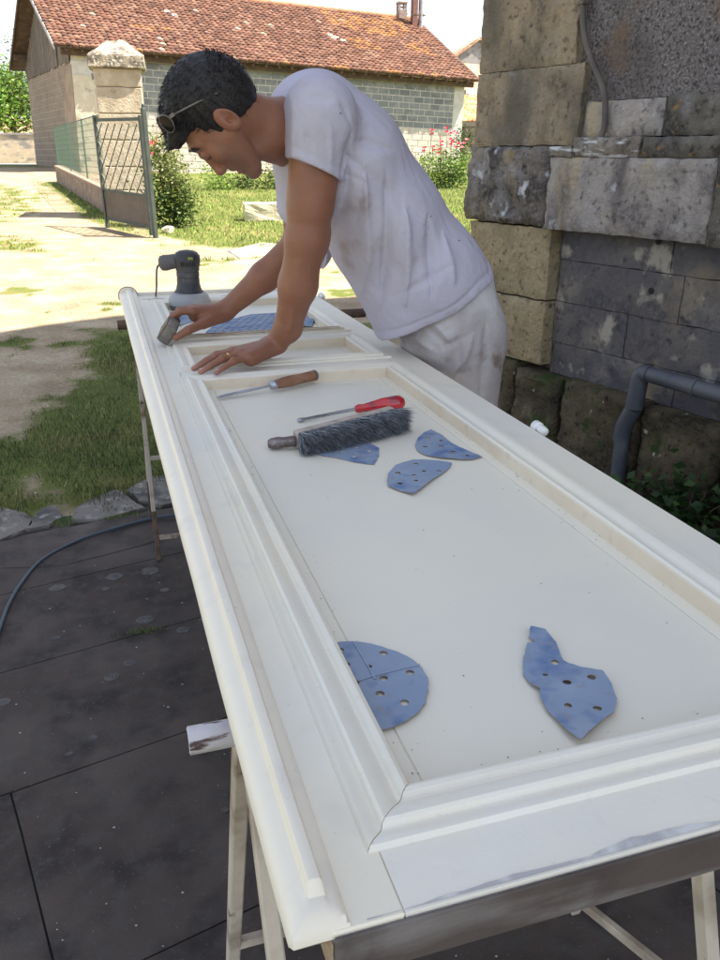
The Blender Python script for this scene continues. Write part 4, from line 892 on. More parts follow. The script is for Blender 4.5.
# ------------------------------------------------------------------ foliage maker
def leafmass(name, blobs, n, size, cols, parent=None, seed=1, flat=.35, wind=.0, aspect=.55):
    rs = np.random.RandomState(seed); V = []; F = []; CC = []
    vol = [b[1][0] * b[1][1] * b[1][2] for b in blobs]; vol = np.array(vol) / sum(vol)
    cl = []
    for bi, b in enumerate(blobs):
        for k in range(max(3, int(n * vol[bi] / 24))):
            d = rs.normal(size=3); d /= np.linalg.norm(d); r = rs.uniform(.45, 1.0) ** .6
            cl.append((np.array(b[0]) + d * r * np.array(b[1]), rs.uniform(.6, 1.35), b[2] if len(b) > 2 else cols))
    per = max(4, n // len(cl))
    for c, sz, cs in cl:
        cb = cs[rs.randint(len(cs))]
        for k in range(per):
            p = c + rs.normal(size=3) * size * 2.0 * sz; a = rs.normal(size=3); a[2] *= flat; a /= np.linalg.norm(a); q = np.cross(a, rs.normal(size=3)); q /= np.linalg.norm(q) + 1e-9
            L_ = size * rs.uniform(.6, 1.3); w = L_ * aspect; i = len(V); nn = np.cross(a, q) * L_ * .15
            V += [tuple(p - a * L_ * .5), tuple(p + q * w * .5 + nn), tuple(p + a * L_ * .5), tuple(p - q * w * .5 + nn)]; F += [(i, i + 1, i + 2, i + 3)]
            v = rs.uniform(.7, 1.3); CC += [(cb[0] * v, cb[1] * v, cb[2] * v, 1)] * 4
    me = meshdata(name, V, np.array(F)); ca = me.color_attributes.new('col', 'FLOAT_COLOR', 'POINT'); ca.data.foreach_set('color', np.array(CC, dtype=np.float32).ravel())
    o = link(name, me, M['foliage'], None)
    if parent is not None: wparent(o, parent)
    return o
M['foliage'] = mat('foliage', (.1, .1, .1), .5, extra='attr', spec=.35)
nt = M['foliage'].node_tree; bb = nt.nodes['Principled BSDF']; tr = nt.nodes.new('ShaderNodeBsdfTranslucent'); ms = nt.nodes.new('ShaderNodeMixShader'); ms.inputs[0].default_value = .35
at_ = [n_ for n_ in nt.nodes if n_.type == 'ATTRIBUTE'][0]; nt.links.new(at_.outputs['Color'], tr.inputs[0]); nt.links.new(bb.outputs[0], ms.inputs[1]); nt.links.new(tr.outputs[0], ms.inputs[2]); nt.links.new(ms.outputs[0], nt.nodes['Material Output'].inputs[0])
M['stem'] = mat('stem_brown', (.14, .10, .06), .9, var=[((.07, .05, .03), 12, .45, .6)], bump=.4)
M['petal'] = mat('red_petal', (.70, .04, .08), .6)
M['petal_pink'] = mat('pink_petal', (.80, .25, .32), .6)
def stems(c, tops, r, parent, name='stem'):
    for t in tops:
        c0 = Vector(c) + Vector((rnd.uniform(-.04, .04), rnd.uniform(-.04, .04), -.05)); t = Vector(t); md = (c0 + t) / 2 + Vector((rnd.uniform(-.06, .06), rnd.uniform(-.06, .06), .05))
        m = MB(); m.tube(catmull([c0, md, t], 5), [r * (1 - .7 * k / 10) for k in range(11)], 6); m.build(name, M['stem'], parent)
def flower(p, r, parent, mt=None):
    m = MB()
    for k in range(7):
        a = k * .9 + rnd.uniform(0, .4); tl = .35 if k % 2 else .8; d = Vector((math.cos(a), math.sin(a), tl)).normalized(); s = d.orthogonal().normalized() * r * .5; u = d.cross(s).normalized() * r * .15
        vs_ = [m.bm.verts.new(Vector(p) + q_) for q_ in (Vector(), d * r * .6 + s, d * r + u, d * r * .6 - s)]; m.bm.faces.new(vs_)
    return m.build('flower', mt or M['petal'], parent)
G1 = [(.10, .15, .03), (.07, .12, .03), (.14, .19, .05)]; G2 = [(.21, .25, .08), (.27, .28, .11), (.15, .20, .06)]; G3 = [(.05, .095, .03), (.035, .07, .022)]
G4 = [(.17, .30, .045), (.22, .33, .06), (.12, .23, .04)]
c = Vector((1.2106,14.0002,0.2924))
rose = empty('rose_bush', tuple(c), 'tall rose bush with two red blooms beside the open gate', 'rose bush')
leafmass('foliage', [((c.x + .02, c.y, c.z + .30), (.26, .26, .28), G3 + G1), ((c.x + .12, c.y, c.z + .55), (.20, .22, .25), G1 + G2), ((c.x - .03, c.y, c.z + .85), (.22, .2, .28), G2), ((c.x - .14, c.y, c.z + 1.15), (.18, .16, .26), G2), ((c.x - .18, c.y, c.z + .35), (.10, .14, .3), G3)], 4600, .062, G1, rose, 3)
stems(c, [(c.x - .2, c.y, c.z + 1.35), (c.x + .1, c.y + .05, c.z + .9), (c.x, c.y, c.z + 1.2), (c.x - .12, c.y - .05, c.z + .8)], .012, rose)
w_ = Vector((1.0083,14.3419,1.5344)); flower(w_, .10, rose); w_ = Vector((1.0082,14.2850,1.3999)); flower(w_, .095, rose); flower(w_ + Vector((-.02, 0, .05)), .06, rose)
for (px, lab, n_, r_, cs) in (((3.02, 21.5, .0), 'small sunlit shrub left in the low planting row under the barn', 900, (.38, .3, .34), G4), ((3.75, 21.6, 0), 'low dark shrub in the middle of the planting row under the barn', 800, (.36, .3, .26), G3 + G1), ((4.5, 21.6, 0), 'rounded green shrub at the right of the planting row beyond the face', 800, (.38, .3, .26), G1)):
    c = Vector((px[0], px[1], zg(px[1]))); sh = empty('shrub', tuple(c), lab, 'shrub', 'shrubs along the foot of the barn')
    leafmass('foliage', [((c.x, c.y, c.z + r_[2] * .7), r_, cs)], n_, .07, cs, sh, int(c.x * 10)); stems(c, [(c.x - .1, c.y, c.z + .4), (c.x + .12, c.y, c.z + .35)], .01, sh)
c = Vector((5.35, 21.3, zg(21.3))); sh = empty('dry_shrub', tuple(c), 'pale straggly shrub against the barn wall just past the chin', 'shrub')
leafmass('foliage', [((c.x, c.y, c.z + .55), (.30, .25, .5), G2)], 700, .06, G2, sh, 8); stems(c, [(c.x + dx, c.y, c.z + 1.05) for dx in (-.25, -.1, .05, .2)], .012, sh)
c = Vector((9.3137,21.6968,0.5962))
fb = empty('flower_bush', tuple(c), 'bright green bush with red flower spikes in front of the barn corner', 'bush')
leafmass('foliage', [((c.x - .45, c.y, c.z + .45), (.38, .35, .42), G4), ((c.x + .1, c.y, c.z + .45), (.40, .35, .45), G4 + G1), ((c.x + .52, c.y, c.z + .42), (.28, .3, .38), G4), ((c.x, c.y - .1, c.z + .2), (.7, .3, .2), G1 + G3)], 3600, .075, G4, fb, 12)
for k in range(11):
    a = c + Vector((-.62 + .11 * k, rnd.uniform(-.1, .1), .8)); b_ = a + Vector((rnd.uniform(-.05, .05), 0, rnd.uniform(.2, .6) * (1.25 if k in (1, 4, 5) else .8)))
    m = MB(); m.tube([a - Vector((0, 0, .5)), b_], .007, 5); m.build('stem', M['stem'], fb)
    for j in range(2): flower(b_ - Vector((rnd.uniform(-.05, .05), 0, j * .09)), .065, fb, M['petal'] if k < 9 else M['petal_pink'])
m = MB(); st0 = Vector((9.2497,21.9161,0.7454)); st1 = Vector((9.3653,22.4029,1.9802)); m.bar(st0, st1, .03, .03); tag(m.build('garden_stake', mat('rusty_stake', (.22, .09, .05), .8, var=[((.1, .05, .03), 20, .45, .6)], bump=.3), None), 'rusty brown stake standing in the red flowered bush', 'stake')
c = Vector((10.4022,23.1425,0.7639)); c.z = zg(c.y); iv = empty('climbing_plant', tuple(c), 'dark climbing plant at the barn corner with faint pink blossom', 'plant')
leafmass('foliage', [((c.x, c.y, c.z + .75), (.22, .2, .75), G3 + G1), ((c.x + .02, c.y, c.z + 1.3), (.25, .2, .25), G3)], 1000, .07, G3, iv, 14); stems(c, [(c.x, c.y, c.z + 1.3), (c.x + .1, c.y, c.z + 1.1)], .012, iv)
for k in range(3): flower(Vector((10.1468,23.2990,2.0097)) + Vector((.1 * k - .1, 0, .04 * (k % 2))), .09, iv, M['petal_pink'])
# stones in the yard
c = Vector((2.8280,14.6207,0.3186)); M['cutstone'] = mat('pale_cut_stone', (.62, .56, .42), .9, var=[((.42, .37, .26), 6, .5, .66), ((.75, .70, .58), 12, .5, .7)], bump=.6, bscale=30)
m = MB(); m.box((c.x, c.y + .1, c.z + .15), (.66, .34, .31), Matrix.Rotation(R(-6), 3, 'Z'), bev=.012); o = m.build('stone_block', M['cutstone'], None); roughen(o, .022, 7, 4); tag(o, 'pale cut stone block lying alone on the sunlit lawn', 'stone')
c = Vector((1.0617,13.2388,0.2639)); m = MB(); m.box((c.x, c.y, c.z + .04), (.17, .13, .11), Matrix.Rotation(R(30), 3, 'Z'), bev=.03); o = m.build('rock', M['cutstone'], None); roughen(o, .04, 9, 3); tag(o, 'small pale rock on the ground right of the gate foot', 'rock')
M['flat_slab'] = mat('worn_slab', (.40, .34, .26), .95, var=[((.3, .25, .19), 4, .45, .65)], bump=.4)
# flat slab in the gravel
P = [(1.6599,11.2062,0.1873), (2.2598,11.8959,0.2132), (2.6179,11.5228,0.1990), (2.1295,10.6858,0.1653), (1.7018,10.4937,0.1607)]; m = MB(); m.poly([(p[0], p[1], p[2] - .02) for p in P], (0, 0, .03)); tag(m.build('flat_stone', M['flat_slab'], None), 'flat pale slab let into the gravel at the edge of the lawn', 'stone')

# ------------------------------------------------------------------ barn
BO = Vector((-.30, 28.2, .62)); BX = Vector((13.3, 1.0, -.42)).normalized(); BG = Vector((-.22, .975, .0)).normalized(); BZ = Vector((.03, 0, 1)).normalized(); BW = 13.34; BD = 7.6
def bp(a, b, h): return BO + BX * a + BG * b + BZ * h
barn = empty('barn', tuple(BO), 'long grey block barn with orange tiled roof, boarded gable and two chimneys', 'barn')
HW = 3.68; HG = 3.38
M['bwall'] = mat('barn_mortar', (.60, .56, .51), .95, var=[((.50, .47, .43), 5, .45, .65)], bump=.4, bscale=20)
M['sunlit_lime'] = mat('sunlit_limewash_block', (.56, .50, .44), .95, var=[((.44, .39, .34), 3, .45, .65), ((.64, .59, .53), 9, .5, .7)], bump=.5, bscale=30, objvar=.08)  # limewash tone that also paints in the sun's brightness below the eave shadow
M['bblock'] = mat('barn_grey_block', (.20, .205, .22), .95, var=[((.31, .30, .29), 3, .45, .65), ((.17, .17, .18), 14, .5, .7)], bump=.5, bscale=30, objvar=.22)
M['gblock'] = mat('gable_block', (.30, .235, .18), .95, var=[((.23, .18, .14), 2, .45, .65), ((.38, .31, .25), 9, .55, .7)], bump=.5, bscale=20)
M['render'] = mat('flaking_render', (.56, .49, .38), .95, var=[((.32, .28, .23), 2.6, .54, .60), ((.66, .60, .50), 5, .5, .7)], bump=.7, bscale=14)
def bprism(P, v, name, mt, **k): m = MB(); m.poly(P, v); return m.build(name, mt, barn, **k)
bprism([bp(0, 0, -.8), bp(BW, 0, -.8), bp(BW, BD, -.8), bp(0, BD, -.8)], BZ * (HG + .8), 'wall', M['bwall'])
bprism([bp(.02, .02, HG - .02), bp(BW, .02, HG - .02), bp(BW, BD, HG - .02), bp(.02, BD, HG - .02)], BZ * .30, 'wall_head', M['bwall'])
BN = Vector((BX.y, -BX.x, 0)).normalized()      # outward (toward the yard)
def bb(a0, a1, h0, h1, dpt=.012):
    P = [bp(a0, 0, h0), bp(a1, 0, h0), bp(a1, 0, h1), bp(a0, 0, h1)]
    m = MB(); vs_ = [m.bm.verts.new(p + BN * .001) for p in P]; c = (P[0] + P[2]) / 2; vs2 = [m.bm.verts.new(p + BN * dpt + (c - p).normalized() * .006) for p in P]
    m.bm.faces.new(vs2)
    for i in range(4): m.bm.faces.new((vs_[i], vs_[(i + 1) % 4], vs2[(i + 1) % 4], vs2[i]))
    return m
vis = []; rest = MB(); restl = MB()
a_max = BW - .42
for r_i in range(19):
    h0 = -.1 + r_i * .2; off = .2 * (r_i % 2)
    a = .75 - off + (.05 if r_i % 3 else 0)
    while a < a_max - .1:
        a1 = min(a + .375, a_max); h1 = min(h0 + .172, HW - .03)
        if h1 - h0 > .06:
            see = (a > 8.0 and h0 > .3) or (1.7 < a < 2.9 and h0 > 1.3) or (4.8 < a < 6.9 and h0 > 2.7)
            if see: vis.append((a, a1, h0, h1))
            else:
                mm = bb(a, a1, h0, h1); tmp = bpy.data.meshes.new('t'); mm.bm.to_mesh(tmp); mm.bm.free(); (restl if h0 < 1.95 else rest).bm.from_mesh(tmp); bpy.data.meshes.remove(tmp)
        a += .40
for (a, a1, h0, h1) in vis[:300]: bb(a, a1, h0, h1).build('block', M['sunlit_lime'] if h0 < 1.95 else M['bblock'], barn)  # colour split placed at the eave shadow edge: paler below, grey above
rest.build('block_courses', M['bblock'], barn, kind='stuff'); restl.build('sunlit_limewash_courses', M['sunlit_lime'], barn, kind='stuff')
bprism([bp(0, 0, -.8) + BN * .001, bp(.62, 0, -.8) + BN * .001, bp(.55, 0, 3.0) + BN * .001, bp(0, 0, 3.0) + BN * .001], BN * .03, 'corner_render', M['render'])
bprism([bp(.55, 0, .2) + BN * .001, bp(1.05, 0, 0) + BN * .001, bp(.95, 0, 2.55) + BN * .001, bp(.50, 0, 2.9) + BN * .001], BN * .022, 'render_patch', M['render'])
# gable blocks, too small to pick apart
m = MB(); GN = Vector((-BG.y, BG.x, 0)).normalized()
for r_i in range(18):
    h0 = -.25 + r_i * .2; b_ = .05 + .2 * (r_i % 2)
    if h0 + .185 > HG: break
    while b_ < BD - .1:
        b1 = min(b_ + .38, BD - .03); P = [bp(0, b_, h0), bp(0, b1, h0), bp(0, b1, h0 + .18), bp(0, b_, h0 + .18)]
        m.poly([p + GN * .001 for p in P], GN * .014); b_ += .40
m.build('gable_blocks', M['gblock'], barn, kind='stuff')
bprism([bp(-.0, 0, -.8) + GN * .001, bp(0, 2.4, -.8) + GN * .001, bp(0, 1.1, HG - .4) + GN * .001, bp(0, .0, HG - .1) + GN * .001], GN * .018, 'gable_render', mat('gable_render', (.36, .28, .21), .95, var=[((.28, .21, .16), 3, .45, .65)], bump=.4, bscale=15))
# gable boards
RB, RH = BD / 2, 6.02; EH = 3.66; OV = .42; LO = .52
def roofh(b): return EH + (RH - EH) * ((b + OV) / (RB + OV) if b < RB else (BD + OV - b) / (RB + OV))
M['board'] = mat('grey_board', (.16, .125, .10), .9, var=[((.26, .22, .19), 6, .5, .64, (6, 6, .5)), ((.07, .05, .04), 9, .5, .65, (6, 6, .4))], bump=.6, bscale=30, objvar=.35)
b_ = .12
while b_ < BD - .12:
    w = rnd.uniform(.15, .21); h1 = min(roofh(b_), roofh(b_ + w)) - .10; lo = HG - rnd.uniform(0, .07)
    if h1 > lo + .1 and not (1.55 < b_ < 1.75):
        P = [bp(.01, b_ + .006, lo), bp(.01, b_ + w - .006, lo), bp(.01, b_ + w - .006, h1), bp(.01, b_ + .006, h1)]; m = MB(); m.poly([p + GN * rnd.uniform(.02, .035) for p in P], GN * .022); m.build('gable_board', M['board'], barn)
    b_ += w
bprism([bp(.05, .1, HG), bp(.05, BD - .1, HG), bp(.05, RB, RH - .15)], BX * .05, 'gable_backing', M['dark'])
M['darkwood'] = mat('dark_roof_wood', (.085, .055, .038), .9, var=[((.14, .09, .06), 5, .45, .65)], bump=.5, bscale=20)
# roof decks (undersides), verge boards, rafters, eave beam
th_ = .05
bprism([bp(-LO, -OV, EH), bp(-LO, RB, RH), bp(-LO, RB, RH + th_), bp(-LO, -OV, EH + th_)], BX * (BW + LO + .38), 'roof_deck', M['darkwood'])
bprism([bp(-LO, RB, RH), bp(-LO, BD + OV, EH), bp(-LO, BD + OV, EH + th_), bp(-LO, RB, RH + th_)], BX * (BW + LO + .38), 'roof_deck', M['darkwood'])
bprism([bp(-LO - .03, -OV - .02, EH - .07), bp(-LO - .03, RB, RH - .07), bp(-LO - .03, RB, RH + .07), bp(-LO - .03, -OV - .02, EH + .07)], BX * .028, 'verge_board', mat('pale_verge', (.50, .47, .46), .8, var=[((.3, .27, .25), 6, .5, .65)]))
bprism([bp(-LO - .03, RB + .002, RH - .07), bp(-LO - .03, BD + OV, EH - .07), bp(-LO - .03, BD + OV, EH + .07), bp(-LO - .03, RB + .002, RH + .07)], BX * .028, 'verge_board', M['darkwood'])
bprism([bp(-.3, -.10, EH - .16), bp(BW + .2, -.10, EH - .16), bp(BW + .2, -.10, EH + .02), bp(-.3, -.10, EH + .02)], -BG * .12, 'eave_beam', M['darkwood'])
for k in range(32):
    a = -.2 + k * .43
    if a > BW + .2: break
    bprism([bp(a, -OV + .02, EH - .085), bp(a + .07, -OV + .02, EH - .085), bp(a + .07, .1, EH + .18), bp(a, .1, EH + .18)], BZ * .07, 'rafter_end', M['darkwood'])
for (b0, h0_) in ((.3, 3.9), (RB - .1, RH - .28), (BD - .6, 3.95)): bprism([bp(-LO + .05, b0, h0_), bp(-LO + .05, b0 + .16, h0_), bp(-LO + .05, b0 + .16, h0_ + .16), bp(-LO + .05, b0, h0_ + .16)], BX * (LO - .02), 'purlin', M['darkwood'])
# front slope tiles: rows of small arched tiles, fewer than 10 px each
rs = np.random.RandomState(21); V = []; F = []; CC = []
nr = 26; tw = .17; nc = int((BW + LO + .34) / tw); sl = Vector(bp(0, RB, RH) - bp(0, -OV, EH)); sl_l = sl.length; sd_ = sl.normalized(); up_ = BX.cross(sd_).normalized()
if up_.z < 0: up_ = -up_
for r_i in range(nr):
    s0 = r_i * sl_l / nr; s1 = s0 + sl_l / nr * 1.12
    for c_ in range(nc):
        a0 = -LO + c_ * tw + (.09 if r_i % 2 else 0) * 0; o0 = bp(a0, -OV - .05, EH + th_) + sd_ * s0 + up_ * .012; i = len(V)
        jt = rs.normal(size=3) * .006; lift = .045 + rs.uniform(0, .012); w2 = tw * .96
        prof = [(0, .0), (.12, .008), (.36, .022), (.62, .023), (.86, .009), (1, .0)]
        for (s, li) in ((s0, lift), (s1, .004)):
            base = bp(a0, -OV - .05, EH + th_) + sd_ * s
            for (u, hgt) in prof: V.append(tuple(base + BX * (u * w2 + jt[0]) + up_ * (hgt + li + jt[1]) + sd_ * jt[2] * 2))
        for (u, hgt) in prof: 
            base = bp(a0, -OV - .05, EH + th_) + sd_ * s0; V.append(tuple(base + BX * (u * w2 + jt[0]) + up_ * (hgt * .2 - .005 + jt[1]) + sd_ * jt[2] * 2))
        for j in range(5): F += [(i + j, i + j + 1, i + 6 + j + 1, i + 6 + j), (i + 12 + j, i + 12 + j + 1, i + j + 1, i + j)]
        t = rs.uniform(); base_c = [(.20, .10, .072), (.17, .085, .062), (.225, .12, .088), (.145, .08, .064), (.26, .15, .11)][rs.randint(5)]
        lich_ = noise.noise((a0 * .5, s0 * .9, 1)) * .55 + .38 * (a0 > 9.5) * (s0 > 1.5) * (a0 < 12.6) + .3 * (r_i < 1)
        if lich_ > .3 and t < .55: base_c = (.34, .17, .08)
        if t > .993: base_c = (.46, .36, .28)
        v = rs.uniform(.8, 1.2); CC += [(base_c[0] * v, base_c[1] * v, base_c[2] * v, 1)] * 18
me = meshdata('roof_tiles', V, np.array(F)); ca = me.color_attributes.new('col', 'FLOAT_COLOR', 'POINT'); ca.data.foreach_set('color', np.array(CC, dtype=np.float32).ravel())
M['tile'] = mat('roof_tile', (.4, .2, .1), .9, extra='attr', var=[((.24, .12, .08), 3.2, .58, .75), ((.16, .11, .09), 25, .62, .72)], bump=.4, bscale=30, spec=.2)
wparent(link('roof_tiles', me, M['tile'], None, 'stuff'), barn)
bprism([bp(-LO, RB, RH + th_ + .004), bp(-LO, BD + OV, EH + th_ + .004), bp(-LO, BD + OV, EH + th_ + .05), bp(-LO, RB, RH + th_ + .05)], BX * (BW + LO + .38), 'rear_tiles', mat('rear_tile', (.33, .15, .09), .9, bump=.5, bscale=9))
for k in range(36):
    a = -LO + .02 + k * .395
    if a > BW + .3: break
    A_ = bp(a, RB, RH + th_ + .035); B_ = bp(a + .42, RB, RH + th_ + .035)
    m = MB(); m.lathe(A_, B_, [(0, .085 + rnd.uniform(-.01, .01)), (.41, .10)], 10); m.build('ridge_tile', mat('ridge_tile', (.42, .20, .11), .9, var=[((.25, .13, .09), 6, .5, .65)], bump=.4, bscale=20) if k == 0 else bpy.data.materials['ridge_tile'], barn, 50)
for (a, b__, s) in ((9.05, 1.7, .0), (9.2, 1.55, 0), (9.38, 1.42, 0), (3.6, 2.2, 0), (3.78, 2.0, 0)):
    p = bp(a, b__, roofh(b__) + .13); m = MB(); m.box(p, (.17, .16, .02), Matrix((BX, sd_, up_)).transposed()); m.build('glass_tile', mat('glass_tile', (.62, .66, .62), .2) if 'glass_tile' not in bpy.data.materials else bpy.data.materials['glass_tile'], barn)
# chimneys
M['chim'] = mat('chimney_render', (.33, .26, .23), .9, var=[((.22, .17, .15), 6, .5, .65)], bump=.4)
cx = 11.55
c0 = Vector((11.9526,32.8325,6.0989)); c0.z -= .5
m = MB(); m.box(c0 + Vector((0, 0, .45)), (.30, .30, 1.0)); chy = m.build('chimney', M['chim'], barn)
chp = Vector((11.9893,32.9561,6.4180))
m = MB(); m.box(chp + Vector((0, 0, .02)), (.38, .38, .04)); m.box(chp + Vector((0, 0, .40)), (.36, .36, .05))
for sx in (-1, 1):
    for sy in (-1, 1): m.box(chp + Vector((sx * .13, sy * .13, .2)), (.06, .06, .36))
m.box(chp + Vector((0, 0, .15)), (.28, .28, .02)); m.box(chp + Vector((0, 0, .26)), (.28, .28, .02))
m.build('cowl', M['chim'], chy)
t0 = Vector((12.3596,32.3162,5.7193)); t0.z -= .6; m = MB(); m.box(t0 + Vector((-.09, 0, 1.05)), (.20, .24, 2.3)); m.build('chimney', mat('chimney_brick', (.20, .10, .085), .9, var=[((.12, .07, .06), 10, .45, .65)]), barn)
m = MB(); m.lathe(t0 + Vector((.17, -.03, 0)), t0 + Vector((.17, -.03, 3)), [(.2, .10), (2.05, .10), (2.06, .13), (2.12, .13)], 14); m.build('flue_pipe', mat('zinc_flue', (.42, .40, .42), .5, metal=.4, var=[((.25, .2, .2), 8, .5, .62)]), barn, 40)
m = MB(); m.box(t0 + Vector((.03, -.10, 1.22)), (.56, .05, .05)); m.build('flue_strap', M['darkwood'], barn)

# ------------------------------------------------------------------ buildings right of the barn
s0 = Vector((13.6207,30.3919,2.6572)); shed = empty('shed', (s0.x, s0.y, .8), 'small stone shed with a bright orange tiled roof right of the barn', 'shed')
M['shedw'] = mat('shed_stone', (.22, .185, .14), .95, var=[((.12, .10, .085), 2.5, .45, .65), ((.32, .27, .2), 6, .55, .7)], bump=.6, bscale=10, objvar=.2)
m = MB(); m.box((s0.x + 2.1, s0.y + 1.5, 1.45), (4.0, 3.0, 2.05)); m.build('wall', M['mortar'], shed)
for j in range(6):
    a = 0.
    while a < 1.9:
        w = rnd.uniform(.28, .5); m = MB(); m.box((s0.x + .1 + a + w / 2, s0.y - .02, .55 + j * .32 + .15), (w - .02, .06, .30), bev=.02); m.build('stone', M['shedw'], shed); a += w
V = []; F = []; CC = []; rs = np.random.RandomState(3)
for r_i in range(9):
    for c_ in range(20):
        x0 = s0.x - .12 + c_ * .21; y0 = s0.y - .25 + r_i * .32; z0 = s0.z + r_i * .115; i = len(V)
        for (dy, dz) in ((0, .05), (.36, .14)):
            for u, hh in ((0, 0), (.3, .04), (.7, .04), (1, 0)): V.append((x0 + u * .2, y0 + dy, z0 + dz + hh))
        for u in (0, .3, .7, 1): V.append((x0 + u * .2, y0, z0 - .01))
        for j in range(3): F += [(i + j, i + j + 1, i + 5 + j, i + 4 + j), (i + 8 + j, i + 9 + j, i + j + 1, i + j)]
        cc = [(.60, .27, .13), (.52, .24, .13), (.66, .38, .22)][rs.randint(3)]; CC += [(*cc, 1)] * 12
me = meshdata('roof_tiles', V, np.array(F)); ca = me.color_attributes.new('col', 'FLOAT_COLOR', 'POINT'); ca.data.foreach_set('color', np.array(CC, dtype=np.float32).ravel()); wparent(link('roof_tiles', me, M['tile'], None, 'stuff'), shed)
m = MB(); m.poly([(s0.x - .1, s0.y - .2, s0.z - .03), (s0.x - .1, s0.y + 2.6, s0.z + .98), (s0.x - .1, s0.y + 2.6, s0.z + 1.02), (s0.x - .1, s0.y - .2, s0.z + .01)], (4.2, 0, 0)); m.build('roof_deck', M['darkwood'], shed)
o0 = Vector((15.5065,34.6460,3.9609)); ob = empty('outbuilding', (o0.x, o0.y, 1), 'tiled outbuilding with a white gutter board behind the orange roofed shed', 'outbuilding')
m = MB(); m.box((o0.x + 1.6, o0.y + 2.6, 2.3), (7.2, 5, 3.1)); m.build('wall', M['render'], ob)
m = MB(); m.poly([(o0.x - 2.6, o0.y - .4, o0.z + .12), (o0.x - 2.6, o0.y - .4, o0.z - .02), (o0.x - 2.6, o0.y + 2.8, o0.z + 1.5), (o0.x - 2.6, o0.y + 5.6, o0.z + .3)], (8.2, 0, -.25)); m.build('roof', mat('outbuilding_tiles', (.46, .27, .17), .9, var=[((.34, .18, .11), 6, .45, .6), ((.58, .42, .3), 3, .5, .66)], bump=.8, bscale=7, bdist=.1), ob)
m = MB(); m.bar((o0.x - .1, o0.y - .43, o0.z + .03), (o0.x + 3, o0.y - .43, o0.z - .30), .05, .26); m.build('gutter_board', mat('white_board', (.78, .76, .72), .6), ob)
h0 = Vector((20.5661,47.7039,6.5203)); h1 = Vector((22.1210,47.6893,7.6496)); nb = empty('neighbour_house', (h0.x, h0.y, 1), 'distant house showing a grey gable wall above the outbuilding roof', 'house')
M['grayr'] = mat('grey_render', (.27, .25, .26), .95, var=[((.36, .34, .33), 1.5, .45, .62), ((.18, .17, .18), 4, .5, .65)], bump=.4, bscale=8)
xr = 2 * h1.x - h0.x + .6
m = MB(); m.poly([(h0.x - .1, h0.y, .5), (h0.x - .1, h0.y, h0.z), (h1.x, h0.y, h1.z), (xr, h0.y, h0.z), (xr, h0.y, .5)], (1.5, 7, 0)); m.build('wall', M['grayr'], nb)
for (p_, q_) in ((h0 + Vector((-.4, 0, -.15)), h1), (h1, Vector((xr + .3, h0.y, h0.z - .2)))):
    m = MB(); m.poly([p_ + Vector((0, -.15, 0)), p_ + Vector((0, -.15, .16)), Vector(q_) + Vector((0, -.15, .16)), Vector(q_) + Vector((0, -.15, 0))], (1.5, 7.3, 0)); m.build('roof_slope', bpy.data.materials['outbuilding_tiles'], nb)

# ------------------------------------------------------------------ far left: road, wall, trees, wire
m = MB(); m.poly([(-30, 31.8, zg(31.8) + .012), (-1.9, 35.8, zg(35.8) + .012), (-1.5, 39.2, zg(39) + .012), (-30, 38.4, zg(38) + .012)], (0, 0, .012)); m.build('road', mat('road_grey', (.30, .29, .28), .9, var=[((.38, .36, .34), 2, .45, .65)]), None, kind='structure')
fw = empty('boundary_wall', (-3, 40.2, 1), 'low rendered boundary wall across the road left of the barn', 'wall')
m = MB(); m.box((-8, 40.4, 1.55), (14, .4, 1.25)); o = m.build('wall', mat('boundary_render', (.46, .38, .29), .95, var=[((.24, .22, .21), 1.6, .50, .6, (1, 1, 3)), ((.55, .45, .34), 4, .5, .65)], bump=.4, bscale=10), fw)
m = MB(); m.box((-8, 40.4, 2.20), (14, .5, .07)); m.build('coping', M['grayr'], fw)
yb_ = empty('distant_house', (-9, 52, 1), 'low distant house with an orange roof just above the boundary wall', 'house')
m = MB(); m.box((-9, 55, 1.7), (16, 6, 1.6)); m.build('wall', M['render'], yb_)
m = MB(); m.poly([(-17.5, 51.6, 2.4), (-17.5, 55, 3.3), (-17.5, 58.4, 2.4)], (17, 0, 0)); m.build('roof', bpy.data.materials['outbuilding_tiles'], yb_)
M['bark'] = mat('bark', (.12, .09, .065), .95, var=[((.2, .16, .12), 8, .5, .65)], bump=.8, bscale=20)
def tree(x, y, h, cr, lab, cols, seed, n=4200, ls=.20):
    z0 = zg(y); rs = np.random.RandomState(seed)
    t = empty('tree', (x, y, z0), lab, 'tree', 'trees beyond the boundary wall')
    m = MB(); m.tube(catmull([(x, y, z0 - .3), (x + .1, y, z0 + h * .25), (x - .08, y + .1, z0 + h * .5), (x + .05, y, z0 + h * .8)], 5), [.22 * (1 - .8 * k / 15) for k in range(16)], 9)
    m.build('trunk', M['bark'], t, 60)
    blobs = []
    for k in range(9):
        a = k * 2.4; hh = h * (.42 + .06 * k); rr = cr * (1 - .05 * k) * rs.uniform(.45, .75); c_ = (x + math.cos(a) * rr, y + math.sin(a) * rr, z0 + hh)
        blobs.append((c_, (cr * .45, cr * .45, cr * .36)))
        m = MB(); m.tube([(x, y, z0 + hh * .72), ((x + c_[0]) / 2, (y + c_[1]) / 2, z0 + hh * .9), c_], [.07, .045, .015], 6); m.build('limb', M['bark'], t)
    leafmass('crown', blobs, n, ls, cols, t, seed)
tree(-5.2, 44, 4.6, 1.9, 'bright green bushy tree, lowest of the trees left of the barn', G4, 5)
tree(-3.4, 46, 4.2, 1.6, 'leafy light green tree half hidden behind the barn gable', G1 + G4, 6)
tree(-6.6, 56, 7.6, 2.6, 'taller olive green tree behind the bright one at the left edge', G1 + G2, 7)
